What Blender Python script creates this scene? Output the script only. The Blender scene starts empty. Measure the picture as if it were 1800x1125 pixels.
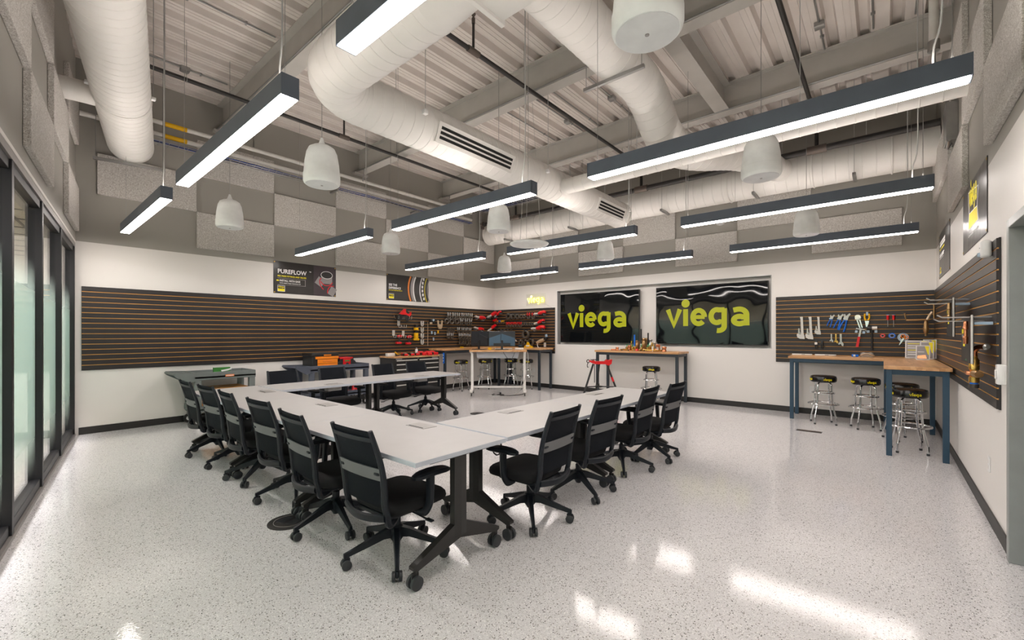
import bpy, bmesh, math, random
from mathutils import Vector, Matrix
random.seed(7)
PI = math.pi
scene = bpy.context.scene
COL = scene.collection

# ------------------------------------------------------------------ camera
FPX, CX, CY, CAMH, TH = 763.89, 900.0, 585.27, 1.468, math.radians(40.536)
CT, ST = math.cos(TH), math.sin(TH)
cam_data = bpy.data.cameras.new('camera')
cam_data.sensor_fit = 'HORIZONTAL'
cam_data.sensor_width = 36.0
cam_data.lens = 36.0 * FPX / 1800.0
cam_data.shift_y = (CY - 562.5) / 1800.0
cam_data.clip_start = 0.02
cam = bpy.data.objects.new('camera', cam_data)
COL.objects.link(cam)
cam.location = (0, 0, CAMH)
cam.rotation_euler = (PI / 2, 0, TH)
scene.camera = cam

# ------------------------------------------------------------------ world and exposure
world = bpy.data.worlds.new('world')
scene.world = world
world.use_nodes = True
world.node_tree.nodes['Background'].inputs[0].default_value = (0.55, 0.68, 0.85, 1)
world.node_tree.nodes['Background'].inputs[1].default_value = 1.0
scene.view_settings.view_transform = 'Standard'
scene.view_settings.look = 'None'
scene.view_settings.exposure = 0.52
scene.view_settings.gamma = 1.0
scene.view_settings.use_curve_mapping = False
try:
    scene.cycles.use_denoising = True
    scene.cycles.max_bounces = 10
    scene.cycles.diffuse_bounces = 6
    scene.cycles.transparent_max_bounces = 12
    scene.cycles.sample_clamp_indirect = 6.0
except Exception:
    pass
LAMP = 25.0          # strength of the linear pendant diffusers
ADDED_UP = 17.0        # weaker upward glow, added on top of them to brighten the ceiling

# a photo pixel gives a direction; the distance comes from the plane it lies on
def on_z(x, y, Z):
    d = FPX * (Z - CAMH) / (CY - y); u = (x - CX) / FPX
    return Vector((d * (u * CT - ST), d * (u * ST + CT), Z))
def on_y(x, y, Y):
    u = (x - CX) / FPX; d = Y / (u * ST + CT)
    return Vector((d * (u * CT - ST), Y, CAMH + (CY - y) * d / FPX))
def on_x(x, y, X):
    u = (x - CX) / FPX; d = X / (u * CT - ST)
    return Vector((X, d * (u * ST + CT), CAMH + (CY - y) * d / FPX))

# ------------------------------------------------------------------ room measures
XA, YB, XC = -8.80, 9.50, 0.63          # left wall, screen wall, right wall
ZD = 5.42                               # underside of the roof deck
ZG = 2.79                               # change of wall paint
GX0, GY0, GS = -8.80, 0.668, -0.152     # glazed wall: Y = GY0 + GS*(X-GX0)
def gy(x): return GY0 + GS * (x - GX0)
GA = math.atan(GS)

# ------------------------------------------------------------------ materials
def lin(c):
    def f(v):
        v /= 255.0
        return v / 12.92 if v <= 0.04045 else ((v + 0.055) / 1.055) ** 2.4
    return tuple(f(v) for v in c)
M = {}
def mat(name, rgb, rough=0.5, metal=0.0, var=0.06, scale=8.0, bump=0.0, bscale=200.0, coat=0.0, spec=0.5, emit=None, estr=0.0, alpha=1.0):
    m = bpy.data.materials.new(name); m.use_nodes = True
    nt = m.node_tree; b = nt.nodes['Principled BSDF']
    tc = nt.nodes.new('ShaderNodeTexCoord')
    nz = nt.nodes.new('ShaderNodeTexNoise'); nz.inputs['Scale'].default_value = scale; nz.inputs['Detail'].default_value = 4
    nt.links.new(tc.outputs['Object'], nz.inputs['Vector'])
    ramp = nt.nodes.new('ShaderNodeValToRGB')
    c = rgb
    ramp.color_ramp.elements[0].position = 0.3; ramp.color_ramp.elements[1].position = 0.7
    ramp.color_ramp.elements[0].color = tuple(max(0, v * (1 - var)) for v in c) + (1,)
    ramp.color_ramp.elements[1].color = tuple(min(1, v * (1 + var)) for v in c) + (1,)
    nt.links.new(nz.outputs['Fac'], ramp.inputs['Fac'])
    nt.links.new(ramp.outputs['Color'], b.inputs['Base Color'])
    b.inputs['Roughness'].default_value = rough; b.inputs['Metallic'].default_value = metal
    b.inputs['Specular IOR Level'].default_value = spec
    if coat: b.inputs['Coat Weight'].default_value = coat
    if bump:
        n2 = nt.nodes.new('ShaderNodeTexNoise'); n2.inputs['Scale'].default_value = bscale
        nt.links.new(tc.outputs['Object'], n2.inputs['Vector'])
        bp = nt.nodes.new('ShaderNodeBump'); bp.inputs['Strength'].default_value = bump; bp.inputs['Distance'].default_value = 0.01
        nt.links.new(n2.outputs['Fac'], bp.inputs['Height']); nt.links.new(bp.outputs['Normal'], b.inputs['Normal'])
    if emit is not None:
        b.inputs['Emission Color'].default_value = tuple(emit) + (1,); b.inputs['Emission Strength'].default_value = estr
    if alpha < 1.0: b.inputs['Alpha'].default_value = alpha
    M[name] = m
    return m

def make_wall_paint():
    m = bpy.data.materials.new('wall_paint'); m.use_nodes = True; nt = m.node_tree; b = nt.nodes['Principled BSDF']
    geo = nt.nodes.new('ShaderNodeNewGeometry'); sep = nt.nodes.new('ShaderNodeSeparateXYZ')
    nt.links.new(geo.outputs['Position'], sep.inputs[0])
    gt = nt.nodes.new('ShaderNodeMath'); gt.operation = 'GREATER_THAN'; gt.inputs[1].default_value = ZG
    nt.links.new(sep.outputs['Z'], gt.inputs[0])
    mix = nt.nodes.new('ShaderNodeMix'); mix.data_type = 'RGBA'
    mix.inputs['A'].default_value = (0.72, 0.695, 0.665, 1); mix.inputs['B'].default_value = (0.33, 0.315, 0.285, 1)
    nt.links.new(gt.outputs[0], mix.inputs['Factor'])
    nt.links.new(mix.outputs['Result'], b.inputs['Base Color'])
    b.inputs['Roughness'].default_value = 0.55
    nz = nt.nodes.new('ShaderNodeTexNoise'); nz.inputs['Scale'].default_value = 300
    nt.links.new(geo.outputs['Position'], nz.inputs['Vector'])
    bp = nt.nodes.new('ShaderNodeBump'); bp.inputs['Strength'].default_value = 0.06; bp.inputs['Distance'].default_value = 0.003
    nt.links.new(nz.outputs['Fac'], bp.inputs['Height']); nt.links.new(bp.outputs['Normal'], b.inputs['Normal'])
    M['wall_paint'] = m
make_wall_paint()

def make_floor():
    m = bpy.data.materials.new('flake_floor'); m.use_nodes = True; nt = m.node_tree; b = nt.nodes['Principled BSDF']
    geo = nt.nodes.new('ShaderNodeNewGeometry')
    last = None
    base = nt.nodes.new('ShaderNodeTexNoise'); base.inputs['Scale'].default_value = 90; base.inputs['Detail'].default_value = 3
    nt.links.new(geo.outputs['Position'], base.inputs['Vector'])
    r = nt.nodes.new('ShaderNodeValToRGB')
    r.color_ramp.elements[0].position = 0.35; r.color_ramp.elements[1].position = 0.65
    r.color_ramp.elements[0].color = (0.56, 0.55, 0.555, 1); r.color_ramp.elements[1].color = (0.665, 0.655, 0.665, 1)
    nt.links.new(base.outputs['Fac'], r.inputs['Fac'])
    last = r.outputs['Color']
    for sc_, lo, hi, rad, colr in ((100.0, 0.88, 1.1, 0.34, (0.05, 0.046, 0.042, 1)), (130.0, 0.87, 1.1, 0.40, (0.85, 0.84, 0.82, 1)),
                                   (190.0, 0.86, 1.1, 0.40, (0.16, 0.15, 0.14, 1)), (90.0, 0.90, 1.1, 0.42, (0.32, 0.305, 0.29, 1)), (200.0, 0.85, 1.1, 0.42, (0.78, 0.77, 0.75, 1))):
        v = nt.nodes.new('ShaderNodeTexVoronoi'); v.inputs['Scale'].default_value = sc_
        nt.links.new(geo.outputs['Position'], v.inputs['Vector'])
        s = nt.nodes.new('ShaderNodeSeparateColor'); nt.links.new(v.outputs['Color'], s.inputs[0])
        g = nt.nodes.new('ShaderNodeMath'); g.operation = 'GREATER_THAN'; g.inputs[1].default_value = lo
        nt.links.new(s.outputs[0], g.inputs[0])
        l = nt.nodes.new('ShaderNodeMath'); l.operation = 'LESS_THAN'; l.inputs[1].default_value = rad
        nt.links.new(v.outputs['Distance'], l.inputs[0])
        mu = nt.nodes.new('ShaderNodeMath'); mu.operation = 'MULTIPLY'
        nt.links.new(g.outputs[0], mu.inputs[0]); nt.links.new(l.outputs[0], mu.inputs[1])
        mx = nt.nodes.new('ShaderNodeMix'); mx.data_type = 'RGBA'
        nt.links.new(mu.outputs[0], mx.inputs['Factor']); nt.links.new(last, mx.inputs['A']); mx.inputs['B'].default_value = colr
        last = mx.outputs['Result']
    nt.links.new(last, b.inputs['Base Color'])
    b.inputs['Roughness'].default_value = 0.065
    b.inputs['Specular IOR Level'].default_value = 0.45
    nz = nt.nodes.new('ShaderNodeTexNoise'); nz.inputs['Scale'].default_value = 75; nz.inputs['Detail'].default_value = 3
    nt.links.new(geo.outputs['Position'], nz.inputs['Vector'])
    bp = nt.nodes.new('ShaderNodeBump'); bp.inputs['Strength'].default_value = 0.035; bp.inputs['Distance'].default_value = 0.01
    nt.links.new(nz.outputs['Fac'], bp.inputs['Height']); nt.links.new(bp.outputs['Normal'], b.inputs['Normal'])
    M['flake_floor'] = m
make_floor()

def make_tectum():
    m = bpy.data.materials.new('wood_wool'); m.use_nodes = True; nt = m.node_tree; b = nt.nodes['Principled BSDF']
    geo = nt.nodes.new('ShaderNodeNewGeometry')
    nz = nt.nodes.new('ShaderNodeTexNoise'); nz.inputs['Scale'].default_value = 80; nz.inputs['Detail'].default_value = 5; nz.inputs['Roughness'].default_value = 0.7; nz.inputs['Distortion'].default_value = 1.5
    nt.links.new(geo.outputs['Position'], nz.inputs['Vector'])
    r = nt.nodes.new('ShaderNodeValToRGB')
    r.color_ramp.elements[0].position = 0.38; r.color_ramp.elements[1].position = 0.62
    r.color_ramp.elements[0].color = (0.33, 0.30, 0.27, 1); r.color_ramp.elements[1].color = (0.76, 0.74, 0.71, 1)
    nt.links.new(nz.outputs['Fac'], r.inputs['Fac']); nt.links.new(r.outputs['Color'], b.inputs['Base Color'])
    b.inputs['Roughness'].default_value = 0.95
    bp = nt.nodes.new('ShaderNodeBump'); bp.inputs['Strength'].default_value = 0.5; bp.inputs['Distance'].default_value = 0.01
    nt.links.new(nz.outputs['Fac'], bp.inputs['Height']); nt.links.new(bp.outputs['Normal'], b.inputs['Normal'])
    M['wood_wool'] = m
make_tectum()

def make_butcher(name, axis):
    m = bpy.data.materials.new(name); m.use_nodes = True; nt = m.node_tree; b = nt.nodes['Principled BSDF']
    geo = nt.nodes.new('ShaderNodeNewGeometry')
    mp = nt.nodes.new('ShaderNodeMapping'); nt.links.new(geo.outputs['Position'], mp.inputs['Vector'])
    mp.inputs['Scale'].default_value = (1.6, 26, 26) if axis == 'x' else (26, 1.6, 26)
    v = nt.nodes.new('ShaderNodeTexVoronoi'); v.inputs['Scale'].default_value = 1.0; v.distance = 'CHEBYCHEV'
    nt.links.new(mp.outputs[0], v.inputs['Vector'])
    s = nt.nodes.new('ShaderNodeSeparateColor'); nt.links.new(v.outputs['Color'], s.inputs[0])
    r = nt.nodes.new('ShaderNodeValToRGB')
    r.color_ramp.elements[0].color = (0.46, 0.23, 0.09, 1); r.color_ramp.elements[1].color = (0.68, 0.40, 0.20, 1)
    nt.links.new(s.outputs[0], r.inputs['Fac']); nt.links.new(r.outputs['Color'], b.inputs['Base Color'])
    b.inputs['Roughness'].default_value = 0.32
    M[name] = m
make_butcher('butcher_x', 'x'); make_butcher('butcher_y', 'y')

def make_glass(name, film):
    m = bpy.data.materials.new(name); m.use_nodes = True; nt = m.node_tree
    for n in list(nt.nodes): nt.nodes.remove(n)
    out = nt.nodes.new('ShaderNodeOutputMaterial')
    tr = nt.nodes.new('ShaderNodeBsdfTransparent'); tr.inputs[0].default_value = (0.93, 0.95, 0.94, 1)
    gl = nt.nodes.new('ShaderNodeBsdfGlossy'); gl.inputs['Roughness'].default_value = 0.01
    lw = nt.nodes.new('ShaderNodeLayerWeight'); lw.inputs['Blend'].default_value = 0.5
    pw = nt.nodes.new('ShaderNodeMath'); pw.operation = 'POWER'; pw.inputs[1].default_value = 5.0
    nt.links.new(lw.outputs['Facing'], pw.inputs[0])
    fr = nt.nodes.new('ShaderNodeMath'); fr.operation = 'MULTIPLY_ADD'; fr.inputs[1].default_value = 0.90; fr.inputs[2].default_value = 0.035
    nt.links.new(pw.outputs[0], fr.inputs[0])
    body = tr.outputs[0]
    if film:
        geo = nt.nodes.new('ShaderNodeNewGeometry'); sep = nt.nodes.new('ShaderNodeSeparateXYZ')
        nt.links.new(geo.outputs['Position'], sep.inputs[0])
        up = nt.nodes.new('ShaderNodeMapRange'); up.interpolation_type = 'SMOOTHSTEP'
        up.inputs['From Min'].default_value = 0.15; up.inputs['From Max'].default_value = 0.75
        nt.links.new(sep.outputs['Z'], up.inputs['Value'])
        dn = nt.nodes.new('ShaderNodeMapRange'); dn.interpolation_type = 'SMOOTHSTEP'
        dn.inputs['From Min'].default_value = 2.15; dn.inputs['From Max'].default_value = 1.65
        nt.links.new(sep.outputs['Z'], dn.inputs['Value'])
        mu = nt.nodes.new('ShaderNodeMath'); mu.operation = 'MULTIPLY'
        nt.links.new(up.outputs[0], mu.inputs[0]); nt.links.new(dn.outputs[0], mu.inputs[1])
        m2 = nt.nodes.new('ShaderNodeMath'); m2.operation = 'MULTIPLY'; m2.inputs[1].default_value = 0.92
        nt.links.new(mu.outputs[0], m2.inputs[0])
        tl = nt.nodes.new('ShaderNodeBsdfTranslucent'); tl.inputs[0].default_value = (0.63, 0.80, 0.74, 1)
        df = nt.nodes.new('ShaderNodeBsdfDiffuse'); df.inputs[0].default_value = (0.62, 0.70, 0.69, 1)
        ms = nt.nodes.new('ShaderNodeMixShader'); ms.inputs[0].default_value = 0.35
        nt.links.new(tl.outputs[0], ms.inputs[1]); nt.links.new(df.outputs[0], ms.inputs[2])
        mf = nt.nodes.new('ShaderNodeMixShader')
        nt.links.new(m2.outputs[0], mf.inputs[0]); nt.links.new(tr.outputs[0], mf.inputs[1]); nt.links.new(ms.outputs[0], mf.inputs[2])
        body = mf.outputs[0]
    mx = nt.nodes.new('ShaderNodeMixShader')
    nt.links.new(fr.outputs[0], mx.inputs[0]); nt.links.new(body, mx.inputs[1]); nt.links.new(gl.outputs[0], mx.inputs[2])
    nt.links.new(mx.outputs[0], out.inputs[0])
    M[name] = m
make_glass('film_glass', True); make_glass('clear_glass', False)

def make_mesh_fabric():
    m = bpy.data.materials.new('mesh_fabric'); m.use_nodes = True; nt = m.node_tree; b = nt.nodes['Principled BSDF']
    tc = nt.nodes.new('ShaderNodeTexCoord')
    ck = nt.nodes.new('ShaderNodeTexNoise'); ck.inputs['Scale'].default_value = 700
    nt.links.new(tc.outputs['Object'], ck.inputs['Vector'])
    mr = nt.nodes.new('ShaderNodeMapRange'); mr.inputs['From Min'].default_value = 0.35; mr.inputs['From Max'].default_value = 0.65
    mr.inputs['To Min'].default_value = 0.90; mr.inputs['To Max'].default_value = 1.0
    nt.links.new(ck.outputs['Fac'], mr.inputs['Value']); nt.links.new(mr.outputs[0], b.inputs['Alpha'])
    b.inputs['Base Color'].default_value = (0.010, 0.012, 0.016, 1); b.inputs['Roughness'].default_value = 0.85; b.inputs['Specular IOR Level'].default_value = 0.15
    M['mesh_fabric'] = m
make_mesh_fabric()

def make_screen():
    m = bpy.data.materials.new('tv_screen'); m.use_nodes = True; nt = m.node_tree; b = nt.nodes['Principled BSDF']
    b.inputs['Base Color'].default_value = (0.004, 0.005, 0.006, 1); b.inputs['Roughness'].default_value = 0.03; b.inputs['Specular IOR Level'].default_value = 0.55
    geo = nt.nodes.new('ShaderNodeNewGeometry')
    nz = nt.nodes.new('ShaderNodeTexNoise'); nz.inputs['Scale'].default_value = 1.4; nz.inputs['Detail'].default_value = 1
    nt.links.new(geo.outputs['Position'], nz.inputs['Vector'])
    bp = nt.nodes.new('ShaderNodeBump'); bp.inputs['Strength'].default_value = 0.25; bp.inputs['Distance'].default_value = 0.05
    nt.links.new(nz.outputs['Fac'], bp.inputs['Height']); nt.links.new(bp.outputs['Normal'], b.inputs['Normal'])
    M['tv_screen'] = m
make_screen()

mat('deck_paint', (0.66, 0.61, 0.57), 0.6, var=0.04, scale=3)
mat('beam_paint', (0.47, 0.45, 0.42), 0.55, var=0.05, scale=4)
mat('duct_paint', (0.74, 0.72, 0.69), 0.5, var=0.04, scale=3)
mat('pipe_white', (0.68, 0.66, 0.62), 0.45)
mat('galvanised', (0.36, 0.36, 0.35), 0.35, 0.8)
mat('black_pipe', (0.025, 0.022, 0.02), 0.45)
mat('pipe_joint', (0.12, 0.095, 0.08), 0.5, 0.3)
mat('fixture_body', (0.10, 0.12, 0.155), 0.45)
mat('diffuser', (0.9, 0.9, 0.88), 0.5, emit=(1.0, 0.915, 0.865), estr=LAMP)
mat('added_uplight', (0.9, 0.9, 0.88), 0.5, emit=(1.0, 0.905, 0.84), estr=ADDED_UP)
mat('cord_white', (0.45, 0.45, 0.44), 0.5)
mat('speaker_white', (0.86, 0.88, 0.87), 0.45, bump=0.02)
mat('grille_white', (0.72, 0.73, 0.74), 0.6, bump=0.25, bscale=900)
mat('slat_black', (0.020, 0.017, 0.017), 0.36, var=0.15, scale=2)
mat('groove_mdf', (0.66, 0.32, 0.07), 0.6)
mat('rubber_base', (0.016, 0.015, 0.014), 0.45)
mat('window_black', (0.004, 0.0045, 0.006), 0.45)
mat('alu_grey', (0.30, 0.285, 0.27), 0.4, 0.4)
mat('door_steel', (0.27, 0.285, 0.275), 0.35)
mat('recess_grey', (0.42, 0.43, 0.425), 0.5)
mat('hall_paint', (0.62, 0.56, 0.40), 0.7)
mat('hall_tile', (0.62, 0.57, 0.45), 0.8)
mat('hall_carpet', (0.35, 0.31, 0.26), 0.9, var=0.2, scale=40)
mat('hall_fill', (1, 1, 1), 0.5, emit=(1.0, 0.92, 0.96), estr=36.0)
mat('screw_dark', (0.05, 0.04, 0.035), 0.6)
mat('black_slot', (0.005, 0.005, 0.005), 0.8)
mat('laminate', (0.43, 0.42, 0.415), 0.38, var=0.02)
mat('laminate_edge', (0.46, 0.49, 0.54), 0.4)
mat('table_steel', (0.018, 0.017, 0.016), 0.38)
mat('power_box', (0.34, 0.33, 0.32), 0.35, 0.3)
mat('chair_fabric', (0.008, 0.008, 0.009), 0.95, bump=0.3, bscale=600)
mat('chair_plastic', (0.010, 0.013, 0.018), 0.42, bump=0.05, bscale=500, spec=0.3)
mat('chair_band', (0.15, 0.15, 0.155), 0.55)
mat('caster_grey', (0.03, 0.033, 0.037), 0.45)
mat('chrome', (0.75, 0.75, 0.76), 0.12, 1.0, var=0.02)
mat('vinyl_black', (0.010, 0.009, 0.009), 0.16, var=0.1)
mat('logo_yellow', (0.80, 0.66, 0.0), 0.5)
mat('screen_yellow', (0.03, 0.03, 0.0), 0.25, emit=(0.25, 0.25, 0.003), estr=1.0)
mat('neon_yellow', (1, 1, 0.1), 0.4, emit=(1.0, 0.85, 0.03), estr=0.55)
mat('neon_core', (1, 1, 0.6), 0.4, emit=(1.0, 0.95, 0.45), estr=1.6)
mat('clear_backing', (0.7, 0.7, 0.55), 0.1, alpha=0.06)
mat('bench_steel', (0.020, 0.028, 0.038), 0.42)
mat('bench_steel_daylit', (0.018, 0.055, 0.095), 0.42)  # bench steel with bluish window light put into the colour
mat('poster_black', (0.022, 0.019, 0.017), 0.30, var=0.3, scale=3, bump=0.6, bscale=5)
mat('print_white', (0.8, 0.8, 0.8), 0.5)
mat('print_gold', (0.55, 0.36, 0.08), 0.35, 0.6)
mat('print_yellow', (0.85, 0.72, 0.0), 0.5)
mat('print_grey', (0.30, 0.28, 0.28), 0.4)
mat('print_red', (0.65, 0.01, 0.02), 0.4)
mat('print_orange', (0.75, 0.22, 0.03), 0.4)
mat('print_plum', (0.05, 0.035, 0.042), 0.4)
mat('brass', (0.62, 0.38, 0.10), 0.25, 0.9)
mat('bronze', (0.42, 0.26, 0.12), 0.3, 0.9)
mat('copper', (0.70, 0.28, 0.14), 0.25, 0.9)
mat('steel', (0.50, 0.49, 0.47), 0.28, 0.9)
mat('steel_pale', (0.62, 0.60, 0.57), 0.4, 0.5)
mat('jaw_dark', (0.10, 0.085, 0.07), 0.35, 0.6)
mat('jaw_pale', (0.50, 0.51, 0.52), 0.35, 0.4)
mat('tool_red', (0.62, 0.008, 0.012), 0.30)
mat('tool_black', (0.012, 0.012, 0.012), 0.45)
mat('tool_yellow', (0.75, 0.42, 0.0), 0.4)
mat('tool_blue', (0.0, 0.13, 0.62), 0.35)
mat('bracket_clear', (0.36, 0.48, 0.60), 0.2)
mat('tan_tool', (0.52, 0.40, 0.27), 0.4, 0.3)
mat('orange_plastic', (0.85, 0.24, 0.01), 0.4)
mat('green_print', (0.035, 0.20, 0.03), 0.5)
mat('cart_grey', (0.14, 0.16, 0.155), 0.6, bump=0.1)
mat('cart_navy', (0.065, 0.075, 0.10), 0.6, bump=0.1)
mat('crate_wood', (0.42, 0.20, 0.05), 0.6, var=0.25, scale=5)
mat('monitor_dark', (0.022, 0.024, 0.028), 0.30)
mat('monitor_blue', (0.045, 0.09, 0.14), 0.30)
mat('white_steel', (0.74, 0.72, 0.69), 0.4)
mat('white_plastic', (0.72, 0.72, 0.71), 0.4)
mat('cable_black', (0.012, 0.012, 0.012), 0.5)
mat('cable_blue', (0.02, 0.06, 0.30), 0.5)
mat('clear_plastic', (0.5, 0.46, 0.42), 0.15, alpha=0.45)
mat('paper', (0.72, 0.70, 0.68), 0.6)
mat('sign_green', (0.02, 0.25, 0.05), 0.5)
mat('handle_green', (0.01, 0.25, 0.07), 0.4)

# ------------------------------------------------------------------ mesh helpers
def V(*a): return Vector(a)
def newbm(): return bmesh.new()
def rotm(r):
    if r is None: return Matrix.Identity(3)
    return Matrix.Rotation(r[2], 3, 'Z') @ Matrix.Rotation(r[1], 3, 'Y') @ Matrix.Rotation(r[0], 3, 'X')
def box(bm, c, s, rot=None, bev=0.0, seg=2):
    t = bmesh.new()
    bmesh.ops.create_cube(t, size=1.0)
    bmesh.ops.scale(t, vec=s, verts=t.verts)
    if bev > 0: bmesh.ops.bevel(t, geom=list(t.edges), offset=min(bev, min(s) * 0.49), segments=seg, profile=0.5, affect='EDGES')
    R = rotm(rot); c = Vector(c)
    _merge(bm, t, lambda v: R @ v + c)
def _merge(bm, t, f):
    mp = {}
    for v in t.verts: mp[v] = bm.verts.new(f(v.co))
    for fc in t.faces:
        try: bm.faces.new([mp[v] for v in fc.verts])
        except ValueError: pass
    t.free()
def boxb(bm, x0, x1, y0, y1, z0, z1, bev=0.0):
    box(bm, ((x0 + x1) / 2, (y0 + y1) / 2, (z0 + z1) / 2), (abs(x1 - x0), abs(y1 - y0), abs(z1 - z0)), None, bev)
def frame_of(d):
    d = Vector(d).normalized()
    a = Vector((0, 0, 1)) if abs(d.z) < 0.9 else Vector((1, 0, 0))
    x = a.cross(d).normalized(); y = d.cross(x)
    return x, y, d
def rings(bm, rs, cap=True, closed=False):
    rv = [[bm.verts.new(p) for p in r] for r in rs]
    n = len(rv[0])
    m = len(rv)
    for i in range(m if closed else m - 1):
        a = rv[i]; b = rv[(i + 1) % m]
        for j in range(n):
            bm.faces.new((a[j], a[(j + 1) % n], b[(j + 1) % n], b[j]))
    if cap and not closed:
        bm.faces.new(list(reversed(rv[0]))); bm.faces.new(rv[-1])
def circ(c, x, y, r, n, ry=None):
    ry = r if ry is None else ry
    return [Vector(c) + x * (math.cos(2 * PI * k / n) * r) + y * (math.sin(2 * PI * k / n) * ry) for k in range(n)]
def cyl(bm, p0, p1, r0, r1=None, n=16, cap=True):
    r1 = r0 if r1 is None else r1
    p0 = Vector(p0); p1 = Vector(p1); x, y, d = frame_of(p1 - p0)
    rings(bm, [circ(p0, x, y, r0, n), circ(p1, x, y, r1, n)], cap)
def lathe(bm, c, prof, n=24, axis=(0, 0, 1), cap=True):
    x, y, d = frame_of(axis); c = Vector(c)
    rings(bm, [circ(c + d * h, x, y, max(r, 1e-4), n) for r, h in prof], cap)
def tube(bm, pts, r, n=8, cap=True, closed=False, radii=None, flat=1.0):
    pts = [Vector(p) for p in pts]
    rs = []; px = None
    m = len(pts)
    for i, p in enumerate(pts):
        if closed: d = pts[(i + 1) % m] - pts[i - 1]
        else: d = pts[min(i + 1, m - 1)] - pts[max(i - 1, 0)]
        d.normalize()
        if px is None:
            x, y, _ = frame_of(d)
        else:
            x = (px - d * px.dot(d)).normalized(); y = d.cross(x)
        px = x
        rr = radii[i] if radii else r
        rs.append(circ(p, x, y, rr, n, rr * flat))
    rings(bm, rs, cap, closed)
def bez(pts, n=6):
    """smooth curve through the points (Catmull-Rom)"""
    P = [Vector(p) for p in pts]; out = []
    for i in range(len(P) - 1):
        p0 = P[max(i - 1, 0)]; p1 = P[i]; p2 = P[i + 1]; p3 = P[min(i + 2, len(P) - 1)]
        for k in range(n):
            t = k / n
            out.append(0.5 * ((2 * p1) + (p2 - p0) * t + (2 * p0 - 5 * p1 + 4 * p2 - p3) * t * t + (3 * p1 - p0 - 3 * p2 + p3) * t ** 3))
    out.append(P[-1])
    return out
def prism(bm, poly, h0, h1, f):
    """extrude a 2-d outline between h0 and h1; f(u, v, h) gives the point"""
    a = [bm.verts.new(f(u, v, h0)) for u, v in poly]; b = [bm.verts.new(f(u, v, h1)) for u, v in poly]
    n = len(poly)
    bm.faces.new(list(reversed(a))); bm.faces.new(b)
    for i in range(n): bm.faces.new((a[i], a[(i + 1) % n], b[(i + 1) % n], b[i]))
def grid_sheet(bm, nu, nv, f, t=0.0, nrm=None):
    g = [[bm.verts.new(f(i / nu, j / nv)) for j in range(nv + 1)] for i in range(nu + 1)]
    for i in range(nu):
        for j in range(nv): bm.faces.new((g[i][j], g[i + 1][j], g[i + 1][j + 1], g[i][j + 1]))
def obj(name, bm, m, parent=None, org=None, smooth=True, ang=35):
    if org is not None:
        bmesh.ops.translate(bm, vec=-Vector(org), verts=bm.verts)
    bmesh.ops.recalc_face_normals(bm, faces=bm.faces)
    me = bpy.data.meshes.new(name); bm.to_mesh(me); bm.free()
    me.materials.append(M[m] if isinstance(m, str) else m)
    if smooth:
        me.polygons.foreach_set('use_smooth', [True] * len(me.polygons))
        me.set_sharp_from_angle(angle=math.radians(ang))
    o = bpy.data.objects.new(name, me); COL.objects.link(o)
    if parent is not None: o.parent = parent
    if org is not None:
        o.location = Vector(org) - (parent.location if parent is not None else Vector())
    return o
def tag(o, label, cat, group=None):
    o['label'] = label; o['category'] = cat
    if group: o['group'] = group
    return o
def thing(name, label, cat, loc=(0, 0, 0), rz=0.0, group=None):
    o = bpy.data.objects.new(name, None); o.empty_display_size = 0.1; COL.objects.link(o)
    o.location = loc; o.rotation_euler = (0, 0, rz)
    return tag(o, label, cat, group)
def struct(name, bm, m, parent=None, org=None, smooth=False):
    o = obj(name, bm, m, parent, org, smooth)
    if parent is None: o['kind'] = 'structure'
    return o
def copy_tree(o, parent=None):
    c = o.copy(); COL.objects.link(c)
    if parent is not None: c.parent = parent
    for ch in o.children: copy_tree(ch, c)
    return c
def again(part, loc, rot=None):
    """a further alike part sharing mesh data"""
    c = part.copy(); COL.objects.link(c); c.location = loc
    if rot is not None: c.rotation_euler = rot
    for ch in part.children: copy_tree(ch, c)
    return c

# lettering -----------------------------------------------------------
def text_bm(s, size, bold=0.0, align='LEFT', depth=0.002, squeeze=1.0):
    cu = bpy.data.curves.new('lettering', 'FONT'); cu.body = s; cu.size = size; cu.offset = bold * size; cu.extrude = depth / 2
    cu.align_x = align; cu.resolution_u = 2
    to = bpy.data.objects.new('lettering', cu); COL.objects.link(to)
    dg = bpy.context.evaluated_depsgraph_get(); dg.update()
    me = bpy.data.meshes.new_from_object(to.evaluated_get(dg))
    bpy.data.objects.remove(to); bpy.data.curves.remove(cu)
    bm = newbm(); bm.from_mesh(me); bpy.data.meshes.remove(me)
    for v in bm.verts: v.co = Vector((v.co.x * squeeze, -v.co.z, v.co.y))   # upright, facing -y
    return bm
def arc(cx, cy, rx, ry, a0, a1, n=14):
    return [(cx + rx * math.cos(math.radians(a0 + (a1 - a0) * k / n)), cy + ry * math.sin(math.radians(a0 + (a1 - a0) * k / n))) for k in range(n + 1)]
# the round-dotted wordmark, drawn as broad strokes (x-height 1)
WORD = {'v': [[(0.14, 0.98), (0.49, 0.05), (0.84, 0.98)]],
        'i': [[(1.165, 0.0), (1.165, 0.97)]],
        'e': [[(1.56, 0.50), (2.22, 0.50)], [(2.2, 0.50)] + arc(1.89, 0.50, 0.32, 0.38, 12, 318, 20)],
        'g': [arc(2.86, 0.53, 0.30, 0.36, 60, 300, 16) + [(3.1, 0.20)], [(2.95, 0.87), (3.255, 0.87)], [(3.24, 0.95), (3.24, -0.05)] + arc(2.94, -0.03, 0.30, 0.24, 0, -105, 9)[1:]],
        'a': [[(3.70, 0.83)] + arc(3.98, 0.58, 0.36, 0.30, 105, 5, 8) + [(4.345, 0.0)], arc(4.0, 0.29, 0.28, 0.20, 55, 305, 14) + [(4.3, 0.14)], [(4.1, 0.46), (4.34, 0.46)]]}
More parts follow.
